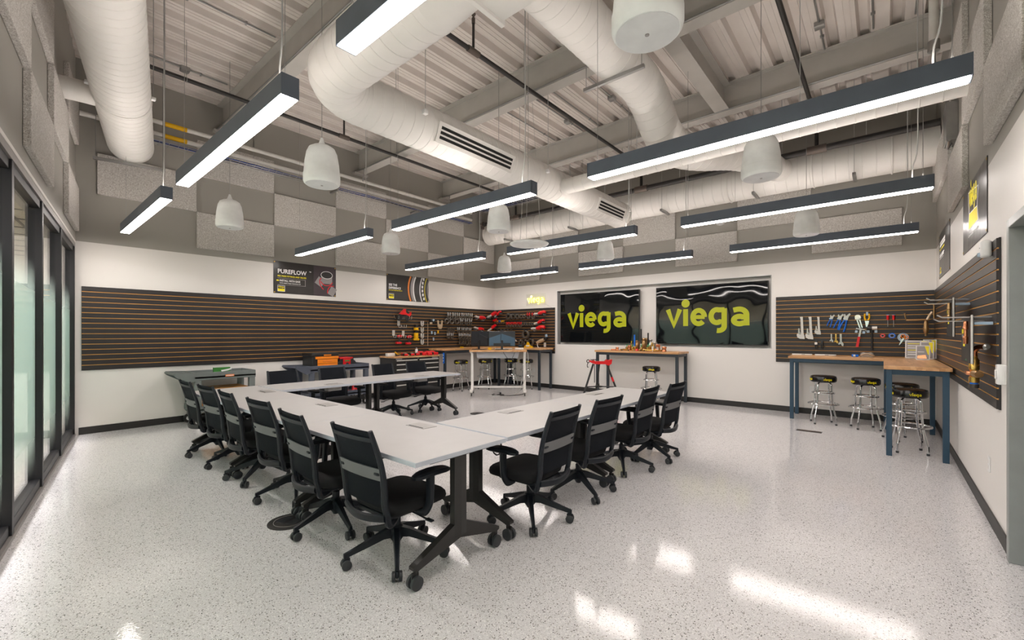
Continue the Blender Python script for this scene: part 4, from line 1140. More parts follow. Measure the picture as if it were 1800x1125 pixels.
# green box on the first cart
p0 = on_x(376, 653, -8.30); p1 = on_x(405, 645, -8.30)
t = thing('cardboard_box', 'small green printed box standing in the grey cart', 'box', V(-8.30, (p0.y + p1.y) / 2, .781))
bm = newbm(); boxb(bm, -8.36, -8.30, p0.y, p1.y, .782, .90, .002); b = obj('box_body', bm, 'green_print', t, t.location.copy(), False)
bm = newbm()
prism(bm, [(p0.y + .10, .855), (p0.y + .20, .872), (p0.y + .255, .885), (p0.y + .25, .862), (p0.y + .19, .842), (p0.y + .11, .832)], -8.30, -8.2985, lambda u, v, h: V(h, u, v)); obj('white_print', bm, 'print_white', t, t.location.copy(), False)
bm = newbm(); prism(bm, [(p0.y + .07 + .045 * math.cos(a * PI / 8), .80 + .03 * math.sin(a * PI / 8)) for a in range(9)], -8.30, -8.2986, lambda u, v, h: V(h, u, v)); obj('pale_print', bm, 'tool_yellow', t, t.location.copy(), False)
# wooden tray on its lower shelf
t = thing('wooden_crate', 'low brown wooden crate on the lower shelf of the grey cart', 'crate', V(-8.4, 2.36, .276))
bm = newbm()
boxb(bm, -8.64, -8.16, 2.02, 2.68, .277, .29)
for a, b, cc, d in ((-8.64, -8.625, 2.02, 2.68), (-8.175, -8.16, 2.02, 2.68), (-8.625, -8.175, 2.02, 2.035), (-8.625, -8.175, 2.665, 2.68)): boxb(bm, a, b, cc, d, .29, .56)
obj('crate_body', bm, 'crate_wood', t, t.location.copy(), False)
bm = newbm(); boxb(bm, -8.63, -8.16, 2.02, 2.68, .561, .578, .003); obj('crate_lid', bm, 'crate_wood', t, t.location.copy(), False)
# orange and black toolbox
Y0 = on_x(549, 640, -8.2).y; Y1 = on_x(595, 640, -8.2).y; H = .781
t = thing('toolbox', 'black toolbox with two orange drawers standing on the navy cart', 'toolbox', V(-8.4, (Y0 + Y1) / 2, H))
bm = newbm(); boxb(bm, -8.62, -8.21, Y0, Y1, H, H + .235, .01); obj('toolbox_body', bm, 'tool_black', t, t.location.copy(), False)
bm = newbm(); boxb(bm, -8.63, -8.20, Y0 - .008, Y1 + .008, H + .236, H + .30, .012); obj('toolbox_lid', bm, 'tool_black', t, t.location.copy(), False)
for k in (0, 1):
    bm = newbm(); boxb(bm, -8.209, -8.192, Y0 + .10, Y1 - .02, H + .012 + k * .085, H + .092 + k * .085, .004); d = obj('drawer', bm, 'orange_plastic', t, t.location.copy(), False)
    bm = newbm(); boxb(bm, -8.192, -8.182, Y0 + .20, Y1 - .14, H + .052 + k * .085, H + .066 + k * .085, .003); o = obj('drawer_pull', bm, 'print_orange', d, t.location.copy(), False); o.location = (0, 0, 0)
bm = newbm(); boxb(bm, -8.212, -8.190, Y0 + .06, Y1, H + .185, H + .232, .005); obj('front_rail', bm, 'orange_plastic', t, t.location.copy(), False)
bm = newbm(); boxb(bm, -8.199, -8.192, Y0 + .22, Y1 - .15, H + .245, H + .27, .003); obj('latch', bm, 'orange_plastic', t, t.location.copy(), False)
# red radio
Y0 = on_x(598, 640, -8.2).y; Y1 = on_x(623, 640, -8.2).y
t = thing('jobsite_radio', 'red and black radio beside the orange toolbox', 'radio', V(-8.35, (Y0 + Y1) / 2, H))
bm = newbm(); boxb(bm, -8.48, -8.22, Y0, Y1, H, H + .19, .015); obj('radio_body', bm, 'tool_black', t, t.location.copy(), False)
Ym = (Y0 + Y1) / 2
bm = newbm(); boxb(bm, -8.221, -8.205, Ym - .085, Ym + .075, H + .005, H + .165, .006); f = obj('front_panel', bm, 'tool_red', t, t.location.copy(), False)
bm = newbm(); boxb(bm, -8.49, -8.205, Y0 - .005, Y1 - .03, H + .165, H + .200, .008); obj('red_rail', bm, 'tool_red', t, t.location.copy(), False)
bm = newbm(); lathe(bm, (-8.205, Ym, H + .065), [(.028, 0), (.026, .012)], 16, (1, 0, 0)); o = obj('dial', bm, 'tool_black', f, t.location.copy()); o.location = (0, 0, 0)
bm = newbm(); boxb(bm, -8.206, -8.203, Ym - .05, Ym + .05, H + .115, H + .14); o = obj('display', bm, 'sign_green', f, t.location.copy(), False); o.location = (0, 0, 0)
for sg in (-1, 1):
    bm = newbm(); lathe(bm, (-8.219, Ym + sg * .14, H + .085), [(.05, -.004), (.052, .003), (.03, .005)], 20, (1, 0, 0)); obj('loudspeaker', bm, 'monitor_dark', t, t.location.copy())
# lower shelf: dark red bag and a red cone
zs = .276
t = thing('tool_bag', 'dark red tool bag on the lower shelf of the navy cart', 'bag', V(-8.38, 4.38, zs))
bm = newbm(); boxb(bm, -8.55, -8.25, 4.20, 4.56, zs, zs + .20, .05); obj('bag_body', bm, 'print_plum', t, t.location.copy())
bm = newbm(); boxb(bm, -8.26, -8.235, 4.22, 4.54, zs, zs + .035, .008); obj('bag_trim', bm, 'tool_red', t, t.location.copy())
bm = newbm(); tube(bm, bez([V(-8.4, 4.26, zs + .19), V(-8.4, 4.32, zs + .28), V(-8.4, 4.44, zs + .28), V(-8.4, 4.50, zs + .19)], 5), .012, 8); obj('bag_handle', bm, 'tool_black', t, t.location.copy())
t = thing('traffic_cone', 'small red cone on the lower shelf of the navy cart', 'cone', V(-8.30, 4.70, zs))
bm = newbm(); lathe(bm, (-8.30, 4.70, zs), [(.068, .016), (.058, .02), (.012, .26), (.008, .262)], 20); obj('cone_body', bm, 'tool_red', t, t.location.copy())
bm = newbm(); box(bm, (-8.30, 4.70, zs + .008), (.16, .16, .016), None, .004); obj('cone_base', bm, 'tool_red', t, t.location.copy())

# ================================================================== tool chest
cx0, cx1, cy0, cy1 = -8.765, -8.20, 5.60, 6.87
t = thing('tool_chest', 'black steel tool chest on casters with bright drawer pulls and wooden top', 'tool chest', V((cx0 + cx1) / 2, (cy0 + cy1) / 2, 0)); L0 = t.location.copy()
bm = newbm(); boxb(bm, cx0, cx1, cy0, cy1, .14, .905, .006); obj('chest_body', bm, 'tool_black', t, L0, False)
bm = newbm(); boxb(bm, cx0 - .005, cx1 + .012, cy0 - .01, cy1 + .01, .906, .940, .003); obj('chest_top', bm, 'butcher_y', t, L0, False)
ym = (cy0 + cy1) / 2
def drawer(y0, y1, z0, z1):
    bm = newbm(); boxb(bm, cx1, cx1 + .012, y0, y1, z0, z1, .003); d = obj('drawer', bm, 'tool_black', t, L0, False)
    bm = newbm(); boxb(bm, cx1 + .012, cx1 + .028, y0 + .015, y1 - .015, z1 - .028, z1 - .004, .005); o = obj('drawer_pull', bm, 'steel_pale', d, L0, False); o.location = (0, 0, 0)
drawer(cy0 + .03, ym - .012, .79, .865); drawer(ym + .012, cy1 - .03, .79, .865)
for k in range(5):
    z1 = .775 - k * .115
    drawer(cy0 + .03, ym - .09, z1 - .105, z1); drawer(ym - .07, cy1 - .03, z1 - .105, z1)
bm = newbm(); lathe(bm, (cx1, ym, .885), [(.012, 0), (.012, .006)], 12, (1, 0, 0)); obj('chest_lock', bm, 'chrome', t, L0)
bm = newbm(); boxb(bm, cx0 + .18, cx0 + .30, cy0 - .002, cy0, .70, .735); obj('side_decal', bm, 'print_red', t, L0, False)
for yy, w in ((cy0 + .04, .16), (cy1 - .22, .18)):
    bm = newbm(); boxb(bm, cx1, cx1 + .002, yy, yy + w, .874, .896); obj('name_plate', bm, 'print_grey', t, L0, False)
bm = newbm(); tube(bm, [V(cx0 + .08, cy1, .86), V(cx0 + .08, cy1 + .05, .86), V(cx1 - .08, cy1 + .05, .86), V(cx1 - .08, cy1, .86)], .012, 8); obj('side_handle', bm, 'tool_black', t, L0)
for lx in (cx0 + .07, cx1 - .07):
    for ly in (cy0 + .08, cy1 - .08):
        bm = newbm(); lathe(bm, (lx, ly, .062), [(.03, -.02), (.062, -.016), (.062, .016), (.03, .02)], 18, (1, 0, 0)); w = obj('caster_wheel', bm, 'rubber_base', t, L0)
        bm = newbm(); boxb(bm, lx - .03, lx + .03, ly - .025, ly + .025, .09, .141, .004); obj('caster_fork', bm, 'galvanised', t, L0)
# small things lying on the chest
zc = .9405
def battery(y, x, label):
    t = thing('tool_battery', label, 'battery', V(x, y, zc), random.uniform(-.2, .2))
    bm = newbm(); box(bm, (0, 0, .03), (.11, .085, .055), None, .010); obj('battery_case', bm, 'tool_black', t)
    bm = newbm(); box(bm, (.045, 0, .032), (.03, .089, .045), None, .008); obj('battery_front', bm, 'tool_red', t)
    bm = newbm(); box(bm, (0, 0, .062), (.08, .05, .012), None, .003); obj('battery_rail', bm, 'print_grey', t)
yy = on_x(712, 623, -8.3).y; battery(yy, -8.30, 'red fronted tool battery on the chest, left of three')
battery(on_x(724, 622, -8.3).y, -8.30, 'red fronted tool battery on the chest, middle of three')
battery(on_x(733, 622, -8.3).y, -8.30, 'red fronted tool battery on the chest, right of three')
bm = newbm(); box(bm, (0, 0, .035), (.08, .20, .07), None, .004); o = obj('parts_carton', bm, 'paper'); o.location = V(-8.48, on_x(686, 625, -8.48).y, zc); tag(o, 'low white carton at the left end of the tool chest top', 'box')
t = thing('pipe_cutter', 'yellow handled cutter lying on the tool chest', 'tool', V(-8.38, on_x(701, 622, -8.38).y, zc), .3)
bm = newbm(); tube(bm, bez([V(0, -.13, .10), V(0, -.05, .05), V(0, .08, .04)], 5), .014, 8); obj('handle', bm, 'tool_yellow', t)
bm = newbm(); tube(bm, bez([V(.02, -.12, .02), V(.02, 0, .03), V(.02, .08, .04)], 5), .014, 8); obj('handle', bm, 'tool_black', t)
bm = newbm(); box(bm, (.01, .12, .035), (.05, .09, .06), None, .012); obj('cutter_head', bm, 'print_red', t)
for i, (px, py, rz) in enumerate(((739.5, 621, .1), (749.5, 620, -.15), (759.5, 621, .1))):
    p = V(-8.40 + .06 * (i % 2), on_x(px, py, -8.4).y, zc)
    t = thing('cordless_tool', 'red cordless tool lying on the chest, %s of three' % ('left', 'middle', 'right')[i], 'power tool', p, rz)
    bm = newbm(); tube(bm, [V(0, -.11, .05), V(0, -.04, .055), V(0, .05, .05), V(0, .09, .045)], .04, 12, radii=[.030, .045, .042, .026]); obj('tool_body', bm, 'tool_red', t)
    bm = newbm(); cyl(bm, (0, .085, .046), (0, .15, .044), .022, .015, 12); obj('tool_nose', bm, 'tool_black', t)
    bm = newbm(); tube(bm, bez([V(.02, -.03, .05), V(.10, -.05, .035), V(.17, -.06, .03)], 4), .021, 8); obj('grip', bm, 'tool_black', t)
    bm = newbm(); box(bm, (.19, -.06, .034), (.06, .11, .066), None, .01); obj('battery', bm, 'tool_red', t)
t = thing('spray_can', 'slim white can standing among the tools on the chest', 'can', V(-8.42, on_x(732, 618, -8.42).y, zc))
bm = newbm(); lathe(bm, (0, 0, 0), [(.030, 0), (.032, .004), (.032, .13), (.02, .145)], 16); obj('can_body', bm, 'white_plastic', t)
bm = newbm(); lathe(bm, (0, 0, .145), [(.018, 0), (.018, .03), (.01, .035)], 12); obj('can_cap', bm, 'print_grey', t)

# ================================================================== red tripod pipe stand
B0 = V(-4.22, 7.58, 0)
t = thing('tripod_pipe_stand', 'red headed tripod pipe stand with black legs before the fittings bench', 'pipe stand', B0, TH)
zt = .86
bm = newbm(); prism(bm, [(-.21, .02), (-.16, -.01), (-.10, -.03), (.10, -.03), (.16, -.06), (.22, -.02), (.23, .06), (.16, .045), (.13, .06), (.09, .025), (-.10, .025), (-.13, .05), (-.16, .03), (-.20, .05)], -.055, .055, lambda u, v, h: V(u, h, zt + .03 + v)); obj('vise_head', bm, 'tool_red', t, None, False)
bm = newbm(); tube(bm, [V(-.23 + .026 * math.cos(a * PI / 8), 0, zt + .055 + .03 * math.sin(a * PI / 8)) for a in range(16)], .008, 6, closed=True); obj('chain_ring', bm, 'tool_black', t)
bm = newbm(); tube(bm, bez([V(-.235, -.02, zt + .03), V(-.25, -.02, zt - .02), V(-.245, -.02, zt - .06), V(-.225, -.02, zt - .055)], 4), .008, 6); obj('chain_hook', bm, 'tool_black', t)
for k in range(4):
    bm = newbm(); box(bm, (-.17 + k * .028, 0, zt + .085), (.016, .06, .018), (0, .4, 0), .004); obj('jaw_tooth', bm, 'tool_black', t)
bm = newbm(); tube(bm, [V(-.11, -.03, zt), V(-.11, -.03, zt - .36)], .008, 6); obj('hanging_chain', bm, 'tool_black', t)
tops = (V(-.13, 0, zt), V(.14, .03, zt), V(.0, .06, zt)); feet = (V(-.42, -.10, .01), V(.44, -.10, .01), V(.0, .55, .01))
for i in range(3):
    bm = newbm(); tube(bm, [tops[i], feet[i]], .019, 10); lg = obj('leg', bm, 'tool_black', t)
    bm = newbm(); a = tops[i].lerp(feet[i], .985); lathe(bm, (a.x, a.y, 0), [(.035, 0), (.035, .012), (.02, .02)], 12); obj('foot', bm, 'tool_black', lg)
    if i == 1:
        bm = newbm(); cyl(bm, tops[i].lerp(feet[i], .60), tops[i].lerp(feet[i], .74), .026, n=10); obj('red_sleeve', bm, 'tool_red', lg)
    if i == 1:
        bm = newbm(); cyl(bm, tops[i].lerp(feet[i], .30), tops[i].lerp(feet[i], .40), .0215, n=10); obj('red_band', bm, 'tool_red', lg)
m3 = [tops[i].lerp(feet[i], .52) for i in range(3)]; cm = V(0, .12, m3[0].z - .0)
bm = newbm(); prism(bm, [(0, .0), (.09, .10), (0, .26), (-.09, .10)], cm.z - .02, cm.z, lambda u, v, h: V(u, v, h)); obj('tray_plate', bm, 'tool_black', t, None, False)
for i in range(3):
    bm = newbm(); tube(bm, [m3[i], V(cm.x, cm.y, cm.z - .01)], .012, 6); obj('brace', bm, 'tool_black', t)
bm = newbm(); cyl(bm, (0, .12, cm.z - .02), (0, .12, cm.z + .05), .016, n=8); obj('brace_post', bm, 'tool_black', t)

# ================================================================== white cart with monitors
WC = V(-6.77, 7.42, 0); rzc = TH
t = thing('adjustable_cart', 'white wheeled standing desk with butcher block top holding two monitors', 'desk', WC, rzc)
hwid = .62
bm = newbm(); boxb(bm, -hwid - .045, hwid + .045, -.02, .62, BZ - .045, BZ, .004); obj('desk_top', bm, 'butcher_x', t, None, False)
for s in (-1, 1):
    bm = newbm(); boxb(bm, s * hwid - .03, s * hwid + .03, .26, .34, .13, BZ - .05, .006); obj('leg', bm, 'white_steel', t, None, False)
    bm = newbm(); boxb(bm, s * hwid - .024, s * hwid + .024, .268, .332, .55, .70, .004); 
    bm.free()
    bm = newbm(); boxb(bm, s * hwid - .035, s * hwid + .035, -.0, .60, .085, .145, .012); ft = obj('foot', bm, 'white_steel', t, None, False)
    bm = newbm(); prism(bm, [(.22, .145), (.26, .24), (.34, .24), (.38, .145)], s * hwid - .03, s * hwid + .03, lambda u, v, h: V(h, u, v)); obj('gusset', bm, 'white_steel', t, None, False)
    for q in (.05, .55):
        bm = newbm(); lathe(bm, (s * hwid, q, .034), [(.02, -.012), (.034, -.009), (.034, .009), (.02, .012)], 16, (1, 0, 0)); obj('caster_wheel', bm, 'caster_grey', ft)
        bm = newbm(); cyl(bm, (s * hwid, q, .05), (s * hwid, q, .09), .008, n=8); obj('caster_stem', bm, 'steel', ft)
    bm = newbm(); boxb(bm, s * hwid - .03, s * hwid + .03, .02, .58, BZ - .075, BZ - .046, .003); obj('top_rail', bm, 'white_steel', t, None, False)
bm = newbm(); boxb(bm, -hwid + .03, hwid - .03, .285, .315, .165, .205, .004); obj('crossbar', bm, 'white_steel', t, None, False)
bm = newbm(); prism(bm, [(-.50, BZ - .20), (.46, BZ - .20), (.50, BZ - .055), (-.52, BZ - .055)], .20, .215, lambda u, v, h: V(u, h, v)); obj('modesty_panel', bm, 'laminate_edge', t, None, False)
Rz = Matrix.Rotation(rzc, 3, 'Z')
def monitor(label, lx, ly, w, h, rot, m, blue):
    p = WC + Rz @ V(lx, ly, 0); p.z = BZ
    t = thing('computer_monitor', label, 'monitor', p, rzc + rot)
    zb = .085
    bm = newbm(); boxb(bm, -w / 2, w / 2, -.012, .012, zb, zb + h, .006); obj('monitor_case', bm, m, t, None, False)
    bm = newbm(); prism(bm, [(-w / 2 + .01, zb + .01), (w / 2 - .01, zb + .01), (w / 2 - .01, zb + h * .55), (0, zb + h * .84), (-w / 2 + .01, zb + h * .55)], -.030, -.012, lambda u, v, q: V(u, q, v)); obj('rear_cover', bm, blue, t, None, False)
    bm = newbm(); boxb(bm, -w * .32, w * .32, -.034, -.030, zb + .012, zb + h * .20); obj('port_bay', bm, 'tool_black', t, None, False)
    bm = newbm(); boxb(bm, -.025, .025, -.05, -.031, .01, zb + h * .4, .004); obj('stand_neck', bm, 'tool_black', t, None, False)
    bm = newbm(); boxb(bm, -.15, .15, -.12, .08, 0, .012, .004); obj('stand_base', bm, 'tool_black', t, None, False)
    bm = newbm(); tube(bm, bez([V(-.02, -.033, zb + h * .8), V(-.03, -.05, zb + h * .4), V(.0, -.055, zb + .02)], 5), .005, 6); obj('cable', bm, 'cable_black', t)
    bm = newbm(); boxb(bm, -.035, .035, -.01, .012, zb + h, zb + h + .03, .006); obj('webcam', bm, 'tool_black', t, None, False)
    return t
monitor('large dark monitor seen from behind on the white desk', .09, .10, .615, .345, .0, 'monitor_dark', 'monitor_blue')
monitor('smaller turned monitor seen from behind at the left of the white desk', -.44, .30, .50, .345, -.55, 'monitor_dark', 'monitor_dark')
def desk_item(lx, ly, dz=0): 
    p = WC + Rz @ V(lx, ly, 0); p.z = BZ + dz; return p
bm = newbm(); box(bm, (0, 0, .028), (.085, .06, .055), None, .008); o = obj('label_roll', bm, 'tool_yellow'); o.location = desk_item(-.20, .16); o.rotation_euler = (0, 0, rzc); tag(o, 'small yellow box on the white desk between the monitors', 'box')
bm = newbm(); box(bm, (0, 0, .012), (.42, .14, .022), None, .006); o = obj('keyboard', bm, 'white_plastic'); o.location = desk_item(.12, .44); o.rotation_euler = (0, 0, rzc); tag(o, 'pale keyboard lying behind the large monitor', 'keyboard')
bm = newbm(); box(bm, (0, 0, .022), (.20, .14, .042), None, .008); o = obj('paper_stack', bm, 'paper'); o.location = desk_item(.49, .14); o.rotation_euler = (0, 0, rzc); tag(o, 'white stack at the right end of the white desk', 'papers')
def floor_cable(label, pts, m, r=.007):
    bm = newbm(); tube(bm, bez(pts, 6), r, 6); tag(obj('floor_cable', bm, m, None, pts[0]), label, 'cable')
L = lambda lx, ly, z: WC + Rz @ V(lx, ly, 0) + V(0, 0, z)
floor_cable('black cable hanging from the white desk down to the floor', [L(.10, .12, BZ - .02), L(.16, .10, BZ - .12), L(.28, .12, BZ - .25), L(.40, .14, BZ - .05)], 'cable_black', .005)
floor_cable('white cable falling from the right side of the white desk', [L(.68, .1, BZ - .04), L(.70, .12, .85), L(.66, .16, .55), L(.60, .2, .3), L(.45, .25, .05), L(.2, .1, .012), L(-.1, .05, .012), L(-.22, .0, .012), L(-.05, -.06, .012), L(.2, -.02, .012)], 'cord_white')
floor_cable('black cable coiled on the floor under the white desk', [L(-.1, .35, .012), L(-.15, .2, .012), L(-.05, .1, .012), L(.15, .06, .012), L(.35, .12, .012), L(.5, .2, .012), L(.6, .35, .012)], 'cable_black', .008)
t = thing('floor_outlet', 'small black floor outlet with plugs under the white desk', 'outlet', L(.05, .22, 0), rzc)
bm = newbm(); lathe(bm, (0, 0, 0), [(.09, .001), (.09, .012), (.07, .02)], 24); obj('outlet_plate', bm, 'tool_black', t)
bm = newbm(); box(bm, (0, 0, .045), (.04, .03, .05), None, .006); obj('plug', bm, 'tool_black', t)

# ================================================================== floor boxes
def floor_box(px, py, r, label):
    p = on_z(px, py, 0)
    t = thing('floor_box', label, 'floor box', V(p.x, p.y, 0), .4)
    bm = newbm(); lathe(bm, (0, 0, 0), [(r, .0005), (r, .004), (r - .02, .007), (.02, .008)], 40); pl = obj('cover_plate', bm, 'rubber_base', t)
    for sx in (-1, 1):
        bm = newbm(); boxb(bm, sx * r * .08, sx * r * .55, -r * .35, r * .35, .008, .010, .001); f = obj('flap', bm, 'monitor_dark', t, None, False)
    bm = newbm(); tube(bm, [V(r * .72 * math.cos(2 * PI * j / 32), r * .72 * math.sin(2 * PI * j / 32), .008) for j in range(32)], .002, 5, closed=True); obj('rim', bm, 'print_grey', t)
floor_box(509, 917, .155, 'round black floor box beside the chair nearest the camera but one')
floor_box(839, 727, .13, 'round black floor box inside the horseshoe of tables')
p = on_z(1422, 758, 0)
t = thing('floor_register', 'dark rectangular floor grille before the right bench', 'floor grille', V(p.x, p.y, 0))
bm = newbm(); boxb(bm, -.16, .16, -.055, .055, .0005, .005, .001); obj('frame', bm, 'tool_black', t, None, False)
for k in range(9):
    bm = newbm(); boxb(bm, -.148, .148, -.047 + k * .0105, -.041 + k * .0105, .005, .0075); obj('slat', bm, 'pipe_joint', t, None, False)
# ================================================================== posters
WALL = {'A': (V(XA, 0, 0), PI / 2), 'B': (V(0, YB, 0), 0.0), 'C': (V(XC, 0, 0), -PI / 2)}
def flat(bm, x0, x1, z0, z1, y0=-.0068, y1=-.006): boxb(bm, x0, x1, y0, y1, z0, z1)
def put_text(parent, s, size, x, z, m, bold=.02, squeeze=1.0, y=-.0066, name='lettering'):
    bm = text_bm(s, size, bold, 'LEFT', .0006, squeeze)
    bmesh.ops.translate(bm, vec=V(x, y, z), verts=bm.verts)
    return obj(name, bm, m, parent, None, False)
def logo_badge(parent, x, z, w, h, y=-.0066):
    bm = newbm(); flat(bm, x, x + w, z, z + h, y, y + .0004); obj('badge_border', bm, 'print_white', parent, None, False)
    b = w * .045
    bm = newbm(); flat(bm, x + b, x + w - b, z + h * .46, z + h - b, y - .0005, y); obj('badge_top', bm, 'poster_black', parent, None, False)
    bm = newbm(); flat(bm, x + b, x + w - b, z + b, z + h * .46, y - .0005, y); obj('badge_base', bm, 'print_yellow', parent, None, False)
    xh = w * .82 / 4.6
    bm = newbm(); wordmark(bm, lambda u, v, q: V(x + w * .09 + u * xh, y - .0006 - q, z + h * .46 + h * .17 + v * xh), .27, .0004); obj('badge_wordmark', bm, 'print_yellow', parent, None, False)
def poster(label, plane, loc, W, H):
    o, rz = WALL[plane]
    t = thing('wall_poster', label, 'poster', loc, rz)
    bm = newbm(); boxb(bm, 0, W, -.006, -.0015, 0, H); obj('banner_sheet', bm, 'poster_black', t, None, False)
    for x in (.02, W - .02):
        for z in (.02, H - .02):
            bm = newbm(); lathe(bm, (x, -.006, z), [(.012, 0), (.012, -.002), (.006, -.003)], 12, (0, 1, 0)); obj('grommet', bm, 'print_gold', t)
    return t
# PUREFLOW banner
a = on_x(480.5, 457.6, XA + .004); b = on_x(590.3, 521, XA + .004)
W, H = b.y - a.y, a.z - on_x(480.5, 514.8, XA + .004).z
t = poster('black banner with a white headline and steel pipe fittings, left poster on the long wall', 'A', V(XA, a.y, a.z - H), W, H)
put_text(t, 'PUREFLOW', H * .185, W * .06, H * .63, 'print_white', .022, .93)
put_text(t, 'TM', H * .05, W * .545, H * .74, 'print_white', .01)
put_text(t, 'PEX PRESS FITTINGS AND VALVES', H * .068, W * .06, H * .52, 'print_yellow', .02, .86)
put_text(t, 'INSTALL WITH EASE', H * .085, W * .09, H * .375, 'print_white', .02, .82)
put_text(t, 'WITH SMART PRESS TECHNOLOGY', H * .045, W * .09, H * .31, 'print_white', .01, .9)
bm = newbm(); flat(bm, W * .045, W * .08, H * .385, H * .42); obj('yellow_dash', bm, 'print_yellow', t, None, False)
for x0, x1, z0, z1 in ((W*.06, W*.49, H*.27, H*.28), (W*.06, W*.49, H*.47, H*.48), (W*.48, W*.487, H*.28, H*.47)):
    bm = newbm(); flat(bm, x0, x1, z0, z1); obj('frame_line', bm, 'print_grey', t, None, False)
logo_badge(t, W * .06, H * .06, W * .11, H * .19)
def strip(parent, pts, w, m, name, y=-.0066):
    bm = newbm(); stroke(bm, pts, w, lambda u, v, q: V(u, y - q, v), .0004); return obj(name, bm, m, parent, None, False)
bm = newbm(); flat(bm, W * .62, W * .995, H * .01, H * .99, -.0063, -.006); obj('dark_panel', bm, 'print_plum', t, None, False)
def ell(cx, cz, rx, rz, rot, a0, a1, n=22):
    c, s = math.cos(rot), math.sin(rot); out = []
    for k in range(n + 1):
        q = math.radians(a0 + (a1 - a0) * k / n); u, v = rx * math.cos(q), rz * math.sin(q)
        out.append((cx + u * c - v * s, cz + u * s + v * c))
    return out
strip(t, [(W*.67, H*.54), (W*.78, H*.40)], H * .26, 'print_grey', 'pipe_print', -.0064)
strip(t, [(W*.84, H*.72), (W*.84, H*.42)], W * .19, 'print_grey', 'pipe_print', -.0065)
bm = newbm(); prism(bm, ell(W*.84, H*.71, W*.095, H*.115, 0, 0, 345, 23), -.0071, -.0067, lambda u, v, q: V(u, q, v)); obj('pipe_bore', bm, 'poster_black', t, None, False)
strip(t, ell(W*.84, H*.71, W*.098, H*.12, 0, 0, 360), H * .018, 'print_white', 'pipe_rim', -.0072)
strip(t, ell(W*.84, H*.52, W*.10, H*.16, 0, 190, 345), H * .03, 'print_red', 'red_ring', -.0072)
strip(t, ell(W*.80, H*.40, W*.07, H*.22, .5, 90, 220), H * .03, 'print_red', 'red_ring', -.0070)
strip(t, [(W*.97, H*.30), (W*.90, H*.05)], H * .22, 'print_grey', 'pipe_print', -.0066)
strip(t, ell(W*.93, H*.17, W*.075, H*.19, -.2, 80, 210), H * .03, 'print_red', 'red_ring', -.0071)
# SEE THE DIFFERENCE banner
a = on_x(679.3, 480.6, XA + .004); b = on_x(753, 532, XA + .004)
W, H = b.y - a.y, a.z - on_x(679.3, 526.8, XA + .004).z
t = poster('black banner with orange and white curved seams, right poster on the long wall', 'A', V(XA, a.y, a.z - H), W, H)
put_text(t, 'SEE THE', H * .12, W * .05, H * .55, 'print_white', .022, .88)
put_text(t, 'DIFFERENCE', H * .12, W * .05, H * .43, 'print_white', .022, .82)
put_text(t, 'WITH VIEGA PRESS TECHNOLOGY', H * .045, W * .05, H * .365, 'print_yellow', .02, .88)
logo_badge(t, W * .05, H * .06, W * .115, H * .19)
R_ = H * 1.1
for cx, wd, m_, nm in ((.50, .035, 'print_orange', 'orange_seam'), (.575, .05, 'print_grey', 'grey_band'), (.62, .03, 'print_white', 'white_band'), (.78, .024, 'print_white', 'white_seam'), (.90, .014, 'print_yellow', 'yellow_seam'), (.975, .016, 'print_grey', 'grey_seam')):
    pts = [(W * cx + R_ - math.sqrt(R_ * R_ - (z - H * .5) ** 2), z) for z in [H * (.01 + .98 * k / 14) for k in range(15)]]
    strip(t, pts, W * wd, m_, nm)
for k in range(6):
    z = H * (.08 + .16 * k); x = W * .845 + R_ - math.sqrt(R_ * R_ - (z - H * .5) ** 2)
    bm = newbm(); flat(bm, x - W * .022, x + W * .018, z, z + H * .11); obj('white_block', bm, 'print_white', t, None, False)
# posters on the door wall (local x runs from far to near)
def c_poster(label, xl, yl, xr, yr, yb):
    a = on_x(xl, yl, XC - .004); b = on_x(xr, yr, XC - .004)
    W = a.y - b.y; H = a.z - on_x(xl, yb, XC - .004).z
    return poster(label, 'C', V(XC, a.y, a.z - H), W, H), W, H
t, W, H = c_poster('glossy black banner with the large yellow badge on the door wall', 1693.5, 345, 1735.5, 280, 449)
bm = newbm(); prism(bm, [(W*.26, H*.93*.98), (W*.70, H*.80), (W*.66, H*.52), (W*.70, H*.30), (W*.26, H*.30), (W*.30, H*.55)], -.0066, -.0061, lambda u, v, q: V(u, q, v)); obj('badge_border', bm, 'print_white', t, None, False)
bm = newbm(); prism(bm, [(W*.28, H*.885), (W*.68, H*.785), (W*.645, H*.53), (W*.32, H*.56)], -.0071, -.0067, lambda u, v, q: V(u, q, v)); obj('badge_top', bm, 'poster_black', t, None, False)
bm = newbm(); prism(bm, [(W*.32, H*.545), (W*.64, H*.515), (W*.675, H*.315), (W*.285, H*.315)], -.0071, -.0067, lambda u, v, q: V(u, q, v)); obj('badge_base', bm, 'print_yellow', t, None, False)
xh = W * .34 / 4.6
bm = newbm(); wordmark(bm, lambda u, v, q: V(W * .31 + u * xh, -.0072 - q, H * .64 + v * xh * 1.6), .30, .0004); obj('badge_wordmark', bm, 'print_yellow', t, None, False)
put_text(t, 'Connected in quality.', H * .055, W * .27, H * .19, 'print_white', .01, W / H * .95)
t, W, H = c_poster('glossy black banner with stacked white text nearest the far corner, door wall', 1651.2, 416, 1669.8, 388, 491)
for k, (z, w, h, m_) in enumerate(((.77, .52, .055, 'print_white'), (.70, .52, .055, 'print_white'), (.63, .46, .028, 'print_yellow'), (.51, .44, .028, 'print_white'), (.47, .40, .028, 'print_white'), (.43, .36, .014, 'print_white'))):
    bm = newbm(); flat(bm, W * .08, W * (.08 + w), H * z, H * (z + h)); obj('text_line', bm, m_, t, None, False)
logo_badge(t, W * .08, H * .09, W * .16, H * .13)

